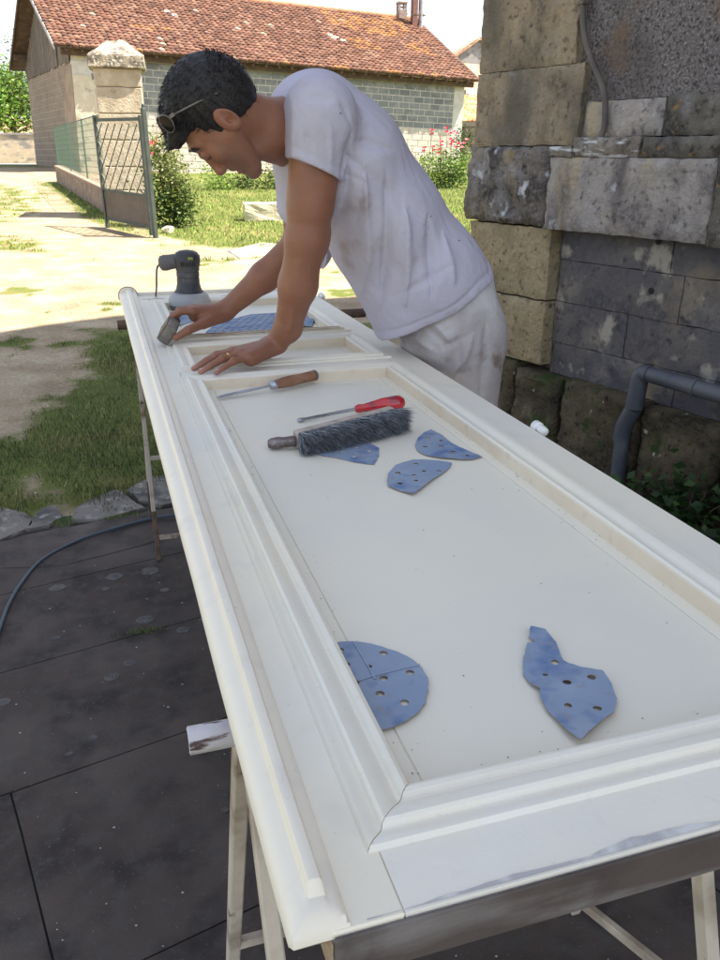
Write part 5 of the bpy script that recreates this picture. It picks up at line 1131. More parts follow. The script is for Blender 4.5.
tree(-2.6, 60, 7.5, 2.4, 'dark tree standing farthest back beside the barn roof overhang', G3 + G1, 8)
tree(-10.5, 48, 6.2, 2.4, 'broad green tree farther out along the boundary wall', G1, 9)
m = MB(); A_ = Vector((-22, 34, 6.2)); B_ = bp(-.1, RB * .8, RH - .6); pts = [A_.lerp(B_, k / 14) - Vector((0, 0, 1.1 * 4 * (k / 14) * (1 - k / 14) * .5)) for k in range(15)]; m.tube(pts, .012, 5); tag(m.build('overhead_wire', M['dark'], None), 'thin overhead wire running from the left to the barn gable', 'wire')

# plants in the shade at the foot of the house wall
def wallplant(s, t, n, h, lab, seed, cols, ls=.045):
    c = hp(s, 0, t); rs = np.random.RandomState(seed); pl_ = empty('wall_plant', tuple(c), lab, 'plant', 'plants at the foot of the house wall')
    leafmass('foliage', [((c.x, c.y, h * .5), (.16, .20, h * .5), cols)], n, ls, cols, pl_, seed, aspect=.7)
    stems((c.x, c.y, 0), [(c.x + rs.uniform(-.1, .1), c.y + rs.uniform(-.1, .1), h) for k in range(4)], .004, pl_)
D1 = [(.03, .07, .02), (.024, .052, .017), (.042, .085, .024)]; D2 = [(.06, .11, .03), (.045, .09, .022)]
wallplant(-.62, .12, 260, .11, 'low dark leafy weed at the wall foot, just right of the grey pipe', 31, D1)
wallplant(-.86, .13, 360, .17, 'dark green wall plant midway between the pipe and the picture edge', 32, D1)
wallplant(-1.06, .14, 340, .27, 'brighter green plant at the wall foot by the right picture edge', 33, D2 + D1)
wallplant(-1.35, .2, 420, .30, 'dense green plant farthest along the wall foot toward the viewer', 34, D1)

# ------------------------------------------------------------------ the man: smooth blended volumes turned into one surface
class Field:
    def __init__(s, lo, hi, h):
        s.lo = np.array(lo, np.float32); s.h = h
        s.n = np.ceil((np.array(hi) - s.lo) / h).astype(int) + 1
        s.D = np.full(s.n, .12, np.float32)
    def sub(s, lo, hi):
        a = np.clip(np.floor((np.array(lo) - s.lo) / s.h).astype(int), 0, s.n); b = np.clip(np.ceil((np.array(hi) - s.lo) / s.h).astype(int) + 1, 0, s.n)
        if (b - a).min() <= 0: return None
        ax = [(s.lo[i] + s.h * np.arange(a[i], b[i])).astype(np.float32) for i in range(3)]
        X, Y, Z = ax[0][:, None, None], ax[1][None, :, None], ax[2][None, None, :]
        return tuple(slice(a[i], b[i]) for i in range(3)), X, Y, Z
    @staticmethod
    def smin(a, b, k):
        h = np.clip(.5 + .5 * (b - a) / k, 0, 1); return b * (1 - h) + a * h - k * h * (1 - h)
    def put(s, lo, hi, fn, k, op='u'):
        r = s.sub(np.array(lo) - k - .012, np.array(hi) + k + .012)
        if r is None: return
        sl, X, Y, Z = r; d = fn(X, Y, Z).astype(np.float32) + 0 * (X + Y + Z)
        if op == 'u': s.D[sl] = s.smin(s.D[sl], d, k)
        else: s.D[sl] = -s.smin(-s.D[sl], d, k)
    def cone(s, a, b, ra, rb, k=.012, op='u', n=(0, 1, 0), sc=1.):
        a = np.array(a, float); b = np.array(b, float); n = np.array(n, float); n /= np.linalg.norm(n)
        def fn(X, Y, Z):
            px, py, pz = X - a[0], Y - a[1], Z - a[2]; v = b - a
            if sc != 1:
                q = (px * n[0] + py * n[1] + pz * n[2]) * (1 / sc - 1); px, py, pz = px + q * n[0], py + q * n[1], pz + q * n[2]
                v = v + n * np.dot(v, n) * (1 / sc - 1)
            t = np.clip((px * v[0] + py * v[1] + pz * v[2]) / (v @ v + 1e-12), 0, 1)
            return np.sqrt((px - v[0] * t) ** 2 + (py - v[1] * t) ** 2 + (pz - v[2] * t) ** 2) - (ra + (rb - ra) * t)
        R_ = max(ra, rb) * max(1, sc)
        s.put(np.minimum(a, b) - R_, np.maximum(a, b) + R_, fn, k, op)
    def ell(s, c, axes, rad, k=.012, op='u'):
        c = np.array(c, float); A = [np.array(a_, float) / np.linalg.norm(a_) for a_ in axes]; r = np.array(rad, float)
        def fn(X, Y, Z):
            q = [((X - c[0]) * a_[0] + (Y - c[1]) * a_[1] + (Z - c[2]) * a_[2]) for a_ in A]
            k0 = np.sqrt(sum((q[i] / r[i]) ** 2 for i in range(3))); k1 = np.sqrt(sum((q[i] / r[i] ** 2) ** 2 for i in range(3))) + 1e-9
            return k0 * (k0 - 1) / k1
        s.put(c - r.max(), c + r.max(), fn, k, op)
    def grid(s): return s.sub(s.lo, s.lo + s.h * (s.n - 1))[1:]
    def mesh(s):
        D = s.D; I = D < 0
        n = np.array(D.shape)
        cnt = np.zeros(n - 1, np.int8)
        for dx in (0, 1):
            for dy in (0, 1):
                for dz in (0, 1): cnt += I[dx:n[0] - 1 + dx, dy:n[1] - 1 + dy, dz:n[2] - 1 + dz]
        cells = np.argwhere((cnt > 0) & (cnt < 8)); idx = -np.ones(n - 1, np.int64); idx[tuple(cells.T)] = np.arange(len(cells))
        acc = np.zeros((len(cells), 3)); w = np.zeros(len(cells))
        cor = [(x, y, z) for x in (0, 1) for y in (0, 1) for z in (0, 1)]
        for a in cor:
            for ax in range(3):
                if a[ax]: continue
                b = list(a); b[ax] = 1
                da = D[tuple((cells + a).T)].astype(float); db = D[tuple((cells + b).T)].astype(float); m_ = (da < 0) != (db < 0)
                t = np.where(m_, da / np.where(m_, da - db, 1), 0); p = np.tile(np.array(a, float), (len(cells), 1)); p[:, ax] += t
                acc[m_] += p[m_]; w[m_] += 1
        V = s.lo + s.h * (cells + acc / w[:, None]); F = []
        for ax in range(3):
            sh = list(n); sh[ax] -= 1; a1, a2 = [(1, 2), (2, 0), (0, 1)][ax]
            S0 = [slice(None)] * 3; S1 = [slice(None)] * 3; S0[ax] = slice(0, n[ax] - 1); S1[ax] = slice(1, n[ax])
            E_ = np.argwhere(I[tuple(S0)] != I[tuple(S1)])
            E_ = E_[(E_[:, a1] > 0) & (E_[:, a2] > 0) & (E_[:, a1] < n[a1] - 1) & (E_[:, a2] < n[a2] - 1)]
            q = []
            for (u, v) in ((0, 0), (1, 0), (1, 1), (0, 1)):
                c = E_.copy(); c[:, a1] -= u; c[:, a2] -= v; q.append(idx[tuple(c.T)])
            q = np.stack(q, 1); ins = I[tuple(E_.T)]
            q = np.where(ins[:, None], q[:, ::-1][:, [0, 1, 2, 3]], q)
            F.append(q)
        F = np.concatenate(F); F = F[(F >= 0).all(1)]
        return V, F[:, ::-1]
def fobj(name, fl, mt, parent, colfn=None, relax=1):
    V, F = fl.mesh()
    for _ in range(relax):
        S = np.zeros_like(V); W_ = np.zeros(len(V))
        for i in range(4):
            j = (i + 1) % 4; np.add.at(S, F[:, i], V[F[:, j]]); np.add.at(W_, F[:, i], 1); np.add.at(S, F[:, j], V[F[:, i]]); np.add.at(W_, F[:, j], 1)
        V = V * .5 + .5 * S / np.maximum(W_, 1)[:, None]
    me = meshdata(name, V, F, True)
    if colfn is not None:
        ca = me.color_attributes.new('col', 'FLOAT_COLOR', 'POINT'); ca.data.foreach_set('color', np.asarray(colfn(V), dtype=np.float32).ravel())
    return wparent(link(name, me, mt), parent)
def snoise(X, Y, Z, f, seed=0):      # cheap smooth noise for grids
    rs = np.random.RandomState(seed); o = 0
    for k in range(5):
        v = rs.normal(size=3) * f; ph = rs.uniform(0, 6.28); o = o + np.sin(X * v[0] + Y * v[1] + Z * v[2] + ph)
    return o / 3.2

man = empty('person', (.95, 2.06, 0), 'man in a white t-shirt and stained pale trousers leaning over the door', 'person')
HY = 1.95
UPH = np.array((-.88, 0, .475)); FWH = np.array((-.475, 0, -.88)); SIDE = np.array((0, 1., 0))
def at3(p, y): return (p[0], y, p[2])
# ---- skin: head, neck, arms, hands, forearms in one surface
sk = Field((.10, 1.80, .868), (.70, 2.52, 1.60), .003)
skull = (0.2711,1.9500,1.4875)
sk.ell(skull, (UPH, SIDE, FWH), (.086, .072, .090), .01)
sk.ell((0.2500,1.9500,1.4328), (UPH, SIDE, FWH), (.050, .060, .046), .02)
sk.ell((0.2882,1.9500,1.4046), (UPH, SIDE, FWH), (.070, .060, .042), .02)
for sy in (-1, 1):
    sk.cone(at3((0.3052,1.9500,1.4274), HY + sy * .055), at3((0.3565,1.9500,1.3610), HY + sy * .020), .018, .015, .02)
    sk.cone(at3((0.2257,1.9500,1.3978), HY + sy * .008), at3((0.2326,1.9500,1.4019), HY + sy * .040), .009, .008, .012)
    sk.ell(at3((0.2692,1.9500,1.3857), HY + sy * .040), (UPH, SIDE, FWH), (.022, .016, .014), .016)
    sk.ell(at3((0.2485,1.9500,1.3752), HY + sy * .030), (UPH, SIDE, FWH), (.013, .015, .012), .008, 's')
    sk.ell(at3((0.2490,1.9500,1.3835), HY + sy * .029), (UPH, SIDE, FWH), (.0125, .0135, .012), .004)
    sk.ell(at3((0.2851,1.9500,1.3502), HY + sy * .011), (UPH, SIDE, FWH), (.009, .0075, .009), .006)
    # ear
    e = (0.2910,1.9500,1.4517); eu = -UPH * .92 + FWH * .1
    ey = HY + sy * .080
    sk.ell(at3(e, ey), (UPH * 1 - FWH * .15, SIDE + FWH * -.35 * sy * sy, FWH), (.033, .009, .0195), .004)
    sk.ell((e[0] + .001, ey + sy * .010, e[2] + .003), (UPH, SIDE, FWH), (.022, .008, .0105), .004, 's')
    sk.ell((e[0] + .004, ey + sy * .006, e[2] - .001), (UPH, SIDE, FWH), (.008, .010, .006), .003, 's')
sk.cone(at3((0.2446,1.9500,1.3835), HY), at3((0.2783,1.9500,1.3501), HY), .007, .0095, .010)
sk.ell(at3((0.2815,1.9500,1.3470), HY), (UPH, SIDE, FWH), (.009, .010, .010), .005)
sk.ell(at3((0.3179,1.9500,1.3693), HY), (UPH, SIDE, FWH), (.026, .026, .022), .014)
sk.cone(at3((0.3079,1.9500,1.3534), HY - .014), at3((0.3079,1.9500,1.3534), HY + .014), .0055, .0055, .005)
sk.cone(at3((0.3260,1.9500,1.3481), HY - .012), at3((0.3260,1.9500,1.3481), HY + .012), .006, .006, .005)
sk.cone(at3((0.3167,1.9500,1.3460), HY - .022), at3((0.3167,1.9500,1.3460), HY + .022), .0032, .0032, .004, 's')
sk.ell(at3((0.3560,1.9500,1.3503), HY), (UPH, SIDE, FWH), (.020, .024, .019), .012)
sk.cone(at3((0.3142,1.9500,1.4704), HY), at3((0.4103,1.9500,1.4393), 1.985), .056, .060, .02)
sk.cone(at3((0.4103,1.9500,1.4393), 1.985), (.50, 2.03, 1.45), .060, .075, .02)
sk.cone(at3((0.3789,1.9500,1.4013), HY), at3((0.4204,1.9500,1.3932), 2.0), .018, .026, .035)
# torso link hidden inside the shirt
sk.cone((.52, 1.92, 1.44), (.53, 2.19, 1.44), .06, .06, .03); sk.cone((.50, 2.05, 1.42), (.66, 2.05, 1.28), .09, .09, .03)
# left arm (near)
sh = (0.5007,1.9000,1.4720); el = (0.4656,1.9000,1.1980); wr = (.408, 2.008, .937)
sk.cone(sh, el, .055, .044, .02); sk.cone((0.4927,1.9000,1.3936), (0.4790,1.9000,1.2757), .052, .050, .03); sk.ell((0.4755,1.9100,1.2060), ((0, 0, 1), (0, 1, 0), (1, 0, 0)), (.055, .043, .050), .02)
sk.cone(el, (0.4510,1.9300,1.0906), .045, .046, .02); sk.cone((0.4510,1.9300,1.0906), (0.4343,1.9800,0.9775), .045, .033, .02); sk.cone((0.4343,1.9800,0.9775), wr, .032, .027, .02, n=(0, 1, 0), sc=1.12)
sk.cone((0.5046,1.9000,1.2153), (0.4895,1.9000,1.1748), .012, .014, .02)
# left hand flat on the rail
D0 = np.array((-.93, -.35, 0)); D0 /= np.linalg.norm(D0); S0 = np.array((-D0[1], D0[0], 0.)); S0 = -S0 if S0[1] < 0 else S0
WR = np.array(wr); KC = np.array((.302, 1.968, .922))
kn = [KC + S0 * o_ + D0 * q_ + np.array((0, 0, z_)) for o_, q_, z_ in ((.031, -.002, -.001), (.010, .004, .002), (-.011, -.001, .0), (-.031, -.010, -.005))]
tips = [(.205, 1.978, .8975), (.190, 1.947, .8975), (.202, 1.914, .8965), (.236, 1.894, .8965)]
for i, (kk_, tp) in enumerate(zip(kn, tips)):
    tp = np.array(tp); rr_ = (.0095, .0098, .0092, .0082)[i]
    sk.cone(WR + S0 * (.018 - .012 * i) + np.array((0, 0, -.008)), kk_, .016, .0125, .014)
    m1_ = kk_ + (tp - kk_) * .46 + np.array((0, 0, .008)); m2_ = kk_ + (tp - kk_) * .76 + np.array((0, 0, .004))
    sk.cone(kk_, m1_, rr_ * 1.12, rr_ * 1.02, .004); sk.cone(m1_, m2_, rr_ * 1.02, rr_ * .92, .003); sk.cone(m2_, tp, rr_ * .92, rr_ * .78, .003)
    sk.ell(kk_ + np.array((0, 0, .002)), (D0, S0, (0, 0, 1)), (.012, .0105, .011), .008); sk.ell(m1_ + np.array((0, 0, .001)), (D0, S0, (0, 0, 1)), (.008, .0098, .0095), .004)
sk.cone(WR + np.array((-.02, -.014, -.012)), KC + S0 * -.026 + np.array((.02, 0, -.014)), .020, .014, .015)
sk.cone(WR + np.array((-.02, .022, -.012)), (.352, 2.052, .908), .020, .015, .014); sk.cone((.352, 2.052, .908), (.315, 2.082, .902), .0135, .0115, .006); sk.cone((.315, 2.082, .902), (.287, 2.092, .899), .0112, .009, .004)
# right arm and hand closing on the block
rs_ = (.53, 2.22, 1.42); re = (.548, 2.31, 1.15); rw = (.335, 2.395, .953)
sk.cone(rs_, re, .055, .044, .02); sk.cone(re, (.45, 2.35, 1.055), .044, .042, .02); sk.cone((.45, 2.35, 1.055), rw, .041, .027, .02)
RW = np.array(rw); RK = np.array((.238, 2.378, .962))
sk.cone(RW, RK + np.array((.01, -.004, -.012)), .026, .022, .02, n=(0, 1, 0), sc=1.25)
for i, (dy, dz) in enumerate(((-.032, .004), (-.010, .007), (.012, .003), (.032, -.006))):
    kk_ = RK + np.array((.004 * i, dy, dz)); rr_ = (.0098, .010, .0094, .0085)[i]
    sk.cone(RW + np.array((-.01, dy * .5, .0)), kk_, .017, .013, .014)
    m1_ = kk_ + np.array((-.040, .004, -.002)); m2_ = m1_ + np.array((-.018, .002, -.020)); tp = m2_ + np.array((-.004, -.002, -.020))
    if i == 0: m1_ = kk_ + np.array((-.036, .002, .000)); m2_ = m1_ + np.array((-.022, .004, -.012)); tp = m2_ + np.array((-.014, .0, -.016))
    sk.cone(kk_, m1_, rr_ * 1.12, rr_, .004); sk.cone(m1_, m2_, rr_, rr_ * .92, .003); sk.cone(m2_, tp, rr_ * .92, rr_ * .8, .003); sk.ell(kk_, ((1, 0, 0), (0, 1, 0), (0, 0, 1)), (.012, .0105, .011), .008)
sk.cone(RW + np.array((-.02, -.02, -.012)), (.262, 2.325, .934), .020, .017, .014); sk.cone((.262, 2.325, .934), (.215, 2.283, .925), .0145, .0122, .006); sk.cone((.215, 2.283, .925), (.178, 2.268, .909), .0125, .0098, .004)
# tendons and veins on the forearm
for a_, b_, r_v in (((0.4441,1.8750,1.1514), (0.4294,1.9350,0.9814), .004), ((0.4731,1.8850,1.1494), (0.4375,1.9350,1.0008), .0035)): sk.cone(a_, b_, r_v, r_v * .8, .012)
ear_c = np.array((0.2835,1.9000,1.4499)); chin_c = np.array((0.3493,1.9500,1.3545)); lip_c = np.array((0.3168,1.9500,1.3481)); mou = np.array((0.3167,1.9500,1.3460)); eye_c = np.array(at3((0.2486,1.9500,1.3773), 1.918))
def skincol(V):
    c = np.tile(np.array((.265, .116, .070, 1.)), (len(V), 1)); n_ = snoise(V[:, 0], V[:, 1], V[:, 2], 45, 3)[:, None]; c[:, :3] *= 1 + .08 * n_; n2_ = snoise(V[:, 0], V[:, 1], V[:, 2], 160, 5)[:, None]; c[:, :3] *= 1 + np.array((.02, .035, .04)) * n2_
    def w(p, r): return np.exp(-((V - p) ** 2).sum(1) / r ** 2)[:, None]
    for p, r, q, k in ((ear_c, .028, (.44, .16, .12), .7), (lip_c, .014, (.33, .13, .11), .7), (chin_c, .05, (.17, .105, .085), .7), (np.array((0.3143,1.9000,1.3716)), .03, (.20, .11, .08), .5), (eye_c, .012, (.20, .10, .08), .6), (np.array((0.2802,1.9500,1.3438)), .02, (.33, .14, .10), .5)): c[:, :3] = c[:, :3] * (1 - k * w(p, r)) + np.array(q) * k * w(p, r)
    for p in kn + [RK]: c[:, :3] *= 1 - .0 * w(p, .01)
    for tp in tips: c[:, :3] = c[:, :3] * (1 - .5 * w(np.array(tp), .02)) + np.array((.46, .25, .19)) * .5 * w(np.array(tp), .02)
    return c
M['skin'] = mat('skin', (.34, .18, .12), .48, extra='attr', bump=.4, bscale=130, spec=.4, sss=.10, bdist=.003)
fobj('body', sk, M['skin'], man, skincol, 2)
# fingernails
M['nail'] = mat('nail', (.50, .32, .27), .35)
for i, tp in enumerate(tips):
    tp = np.array(tp); d = (tp - kn[i]); d /= np.linalg.norm(d); m = MB(); m.box(tuple(tp + np.array((0, 0, .0066)) - d * .002), (.0105, .0090, .0022), Matrix((Vector(d), Vector(S0), Vector((0, 0, 1)))).transposed(), bev=.0009); m.build('nail', M['nail'], man)
# hair
hr = Field((.09, 1.84, 1.33), (.44, 2.06, 1.64), .003)
hr.ell((0.2734,1.9500,1.4896), (UPH, SIDE, FWH), (.097, .081, .099), .01)
hr.ell((0.2285,1.9500,1.4984), (UPH, SIDE, FWH), (.056, .066, .078), .03)
X, Y, Z = hr.grid()
p1 = (0.2400,1.9500,1.4143); p2 = (0.2894,1.9500,1.4252); p3 = (0.3927,1.9500,1.5206)
d2 = np.array((p3[0] - p2[0], p3[2] - p2[2])); n2 = np.array((d2[1], -d2[0])) / np.linalg.norm(d2)
if n2[1] > 0: n2 = -n2
hp1 = (p1[2] - Z) + 0 * X; hp2 = (X - p2[0]) * n2[0] + (Z - p2[2]) * n2[1]
hr.D = np.maximum(hr.D, np.maximum(hp1 + 0 * Y, hp2 + 0 * Y))
for a_, b_, ra, rb in (((0.2002,1.9300,1.4633), (0.1761,1.9300,1.4012), .036, .011), ((0.2036,1.9600,1.4686), (0.1881,1.9600,1.4077), .036, .016), ((0.1987,1.9600,1.4883), (0.1788,1.9800,1.4325), .032, .018), ((0.2144,1.9900,1.4843), (0.2001,1.9900,1.4124), .033, .012)): hr.cone(a_, b_, ra, rb, .012)
U_ = X * UPH[0] + Z * UPH[2]; W2 = X * FWH[0] + Z * FWH[2]
hr.D = hr.D + (.0016 * np.sin(U_ * 130 + 5 * np.sin(Y * 60) + 3 * np.sin(W2 * 40)) * np.sin(Y * 150 + W2 * 70) + .0008 * np.sin(W2 * 300 + U_ * 60)).astype(np.float32)
M['hair'] = mat('black_hair', (.013, .010, .010), .5, bump=.3, bscale=220, spec=.45)
hair = fobj('hair', hr, M['hair'], man, None, 1)
HV = np.array([v.co for v in hair.data.vertices]); HNn = np.array([v.normal for v in hair.data.vertices])
rs = np.random.RandomState(8); V = []; F = []
sel = rs.choice(len(HV), 7000)
for i_ in sel:
    p = HV[i_]; n_ = HNn[i_]
    if p[2] < p1[2] + .016 and p[0] > p1[0] - .060: continue
    if n_[0] * 0 != 0: continue
    flow = np.array((-.6, 0, -.8)) if p[0] < .26 else np.array((-.35, 0, .1)); dr = n_ * rs.uniform(.0, .16) + (flow + rs.normal(size=3) * .16) * .9; dr /= np.linalg.norm(dr); ln = rs.uniform(.006, .014)
    sd_ = np.cross(dr, rs.normal(size=3)); sd_ /= np.linalg.norm(sd_) + 1e-9; sd_ *= .0007; i = len(V); md = p + dr * ln * .6 + n_ * .001; tp = md + (dr * .5 + np.array((-.25, 0, -.3))) * ln * .7
    V += [p - n_ * .002 - sd_, p - n_ * .002 + sd_, md + sd_ * .7, md - sd_ * .7, tp]; F += [(i, i + 1, i + 2), (i, i + 2, i + 3), (i + 3, i + 2, i + 4)]
wparent(link('loose_hair', meshdata('loose_hair', V, np.array(F)), M['hair'], None, 'stuff'), man)
# eyebrows and lashes
for sy in (-1, 1):
    a_ = Vector(at3((0.2188,1.9500,1.3936), HY + sy * .014)); b_ = Vector(at3((0.2366,1.9500,1.3968), HY + sy * .046)); c_ = Vector(at3((0.2208,1.9500,1.3905), HY + sy * .032))
    m = MB(); m.tube(catmull([a_, c_, b_], 5), [.002, .003, .0035, .0038, .004, .004, .0038, .0034, .003, .002, .001], 7); m.build('eyebrow', M['hair'], man, 60)
    a_ = Vector(at3((0.2504,1.9500,1.3710), HY + sy * .020)); b_ = Vector(at3((0.2576,1.9500,1.3794), HY + sy * .041)); c_ = Vector(at3((0.2505,1.9500,1.3721), HY + sy * .034))
    m = MB(); m.tube(catmull([a_, c_, b_], 5), .0011, 5); m.build('lashes', M['hair'], man)
# ---- t-shirt
TY = 2.06
ts = Field((.36, 1.76, .86), (1.16, 2.42, 1.66), .004)
ts.cone(at3((0.5324,2.0500,1.4528), TY), at3((0.6055,2.0500,1.3723), TY), .118, .137, .05, sc=1.38)
ts.cone(at3((0.6055,2.0500,1.3723), TY), at3((0.7103,2.0500,1.2387), TY), .137, .134, .05, sc=1.32)
ts.cone(at3((0.7103,2.0500,1.2387), TY), at3((0.8267,2.0500,1.0939), TY), .134, .142, .05, sc=1.28)
ts.cone(at3((0.8267,2.0500,1.0939), TY), at3((0.9722,2.0500,0.9297), TY), .142, .150, .05, sc=1.28)
ts.cone(at3((0.6732,2.0500,1.1549), TY), at3((0.7671,2.0500,0.9736), TY), .082, .074, .06, sc=1.5)
ts.cone(at3((0.7657,2.0500,1.0221), TY), at3((0.7746,2.0500,0.9128), TY), .060, .050, .05, sc=1.5)
ts.cone((0.5030,1.9000,1.4721), (0.5073,1.9000,1.4394), .074, .076, .035)
ts.cone((0.4992,1.8950,1.4596), (0.4770,1.8900,1.3088), .073, .066, .03)
ts.cone((.545, 2.20, 1.45), (.560, 2.27, 1.14), .078, .072, .04)
ts.cone((0.4920,2.0500,1.4167), (0.5053,2.1200,1.2639), .055, .06, .05, sc=1.5)
pre = ts.D.copy()
X, Y, Z = ts.grid()
def seg2(a, b):
    ax, az, bx, bz = a[0], a[2], b[0], b[2]; t = np.clip(((X - ax) * (bx - ax) + (Z - az) * (bz - az)) / ((bx - ax) ** 2 + (bz - az) ** 2), 0, 1)
    w = np.clip(np.sin(math.pi * t), .05, 1)          # folds fade toward their ends
    return np.sqrt((X - ax - (bx - ax) * t) ** 2 + (Z - az - (bz - az) * t) ** 2) / np.sqrt(w) + (1 - w) * .012
near = 1 / (1 + np.exp((Y - 2.0) * 60)) 
for a_, b_, s_, am in (((0.5576,1.8800,1.3940), (0.5725,1.8800,1.1470), .012, .009), ((0.5959,1.8800,1.3625), (0.6402,1.8800,1.0104), .014, -.011), ((0.6495,1.8800,1.3519), (0.6826,1.8800,0.9909), .013, .011), ((0.7008,1.8800,1.2858), (0.7240,1.8800,1.0311), .014, -.010), ((0.7632,1.8800,1.2512), (0.7824,1.8800,1.0483), .015, .010), ((0.8121,1.8800,1.2111), (0.8350,1.8800,1.0808), .013, -.008),
                    ((0.5286,1.8800,1.2543), (0.6245,1.8800,1.0112), .012, -.009), ((0.5435,1.8800,1.3939), (0.7699,1.8800,1.2166), .018, .006), ((0.5670,1.8800,1.4150), (0.6755,1.8800,1.3950), .012, .006), ((0.5385,1.8800,1.3347), (0.5576,1.8800,1.4356), .010, .010), ((0.5576,1.8800,1.4356), (0.5209,1.8800,1.5036), .007, .006), ((0.4521,1.8800,1.4542), (0.4637,1.8800,1.3558), .008, .006), ((0.5021,1.8800,1.4551), (0.5103,1.8800,1.3517), .008, -.005), ((0.6917,1.8800,1.0522), (0.8319,1.8800,1.1394), .012, .004), ((0.4529,1.8800,1.4940), (0.5208,1.8800,1.4956), .010, .004)):
    ts.D = ts.D + (1.0 * am * np.exp(-(seg2(a_, b_) / s_) ** 2) * near).astype(np.float32)
ts.D = ts.D + (.0022 * snoise(X, Y, Z, 26, 4) + .0008 * snoise(X, Y * 1.5, Z * .3, 80, 5)).astype(np.float32)
# cuts: hem, neck, sleeves
def plane2(a, b, keep):      # half space in the x-z plane, negative on the 'keep' side
    d_ = np.array((b[0] - a[0], b[2] - a[2])); n_ = np.array((d_[1], -d_[0])) / np.linalg.norm(d_)
    if (keep[0] - a[0]) * n_[0] + (keep[2] - a[2]) * n_[1] > 0: n_ = -n_
    return (X - a[0]) * n_[0] + (Z - a[2]) * n_[1]
solid = ts.D.copy()
hem = plane2((0.9974,2.0200,1.1079), (0.7031,2.0200,0.9149), (0.6991,2.0200,1.2792)) + .006 * np.sin(Y * 38 + X * 20)
neckp = plane2((0.4306,1.9900,1.5161), (0.4256,1.9900,1.3608), (0.6093,2.0200,1.4176)) + 0 * Y
slv = plane2((0.4208,1.8600,1.3806), (0.5328,1.8600,1.3330), (0.4925,1.8600,1.4741)) + 0 * Y
slr = (1.222 - Z) + 0 * X
# left sleeve region only
inL = (Y < 1.955) & (X < .56) & (solid < .05)
cut = np.maximum(hem, neckp)
solid = solid + (.0028 * np.exp(-((hem + .026) / .0045) ** 2) + .0024 * np.exp(-((slv + .020) / .0045) ** 2) * (Y < 1.97) * (X < .6)).astype(np.float32)
bodyd = np.sqrt(0 * X + 0 * Y + 0 * Z)
ts2 = Field((.36, 1.76, .86), (1.16, 2.42, 1.66), .004)      # torso alone, to know what the sleeve cut may remove
ts2.cone(at3((0.5324,2.0500,1.4528), TY), at3((0.6055,2.0500,1.3723), TY), .118, .137, .05, sc=1.38); ts2.cone(at3((0.6055,2.0500,1.3723), TY), at3((0.7103,2.0500,1.2387), TY), .137, .134, .05, sc=1.32); ts2.cone(at3((0.7103,2.0500,1.2387), TY), at3((0.8450,2.0500,1.0722), TY), .134, .142, .05, sc=1.28)
ts2.cone(at3((0.6514,2.0500,1.1555), TY), at3((0.7382,2.0500,0.9750), TY), .085, .080, .06, sc=1.5); ts2.cone((0.4920,2.0500,1.4167), (0.5053,2.1200,1.2639), .055, .06, .05, sc=1.5)
tor = ts2.D + (ts.D * 0)
far_ = Y > 2.1
sleeve_cut = np.where(X < .60, np.where(far_, slr, slv), -1)
allowed = np.maximum(sleeve_cut, -(tor - .004))             # inside the torso the sleeve planes cut nothing
D_ = np.maximum(solid, np.minimum(sleeve_cut, np.maximum(tor, -9)) * 1.0)
D_ = np.maximum(D_, cut)
hollow = np.minimum(-(np.maximum(solid, pre) + .012), -(neckp + .035))                    # remove the inside, keep a shell
D_ = np.maximum(D_, hollow)
ts.D = D_.astype(np.float32); ts.D[0] = ts.D[-1] = .1; ts.D[:, 0] = .1; ts.D[:, -1] = .1; ts.D[:, :, 0] = .1; ts.D[:, :, -1] = .1
M['tshirt'] = mat('tshirt_cotton', (.51, .485, .585), .92, var=[((.45, .42, .48), 4.5, .50, .72), ((.36, .30, .30), 9, .64, .76), ((.15, .12, .13), 46, .745, .76)], bump=.55, bscale=17, spec=.12, bdist=.012)
shirt = fobj('tshirt', ts, M['tshirt'], man, None, 1)
# neck band
pts = []
for k in range(33):
    a = 2 * math.pi * k / 32; pts.append((.412 + .012 * math.sin(a), 1.995 + .084 * math.cos(a), 1.432 + .082 * math.sin(a)))
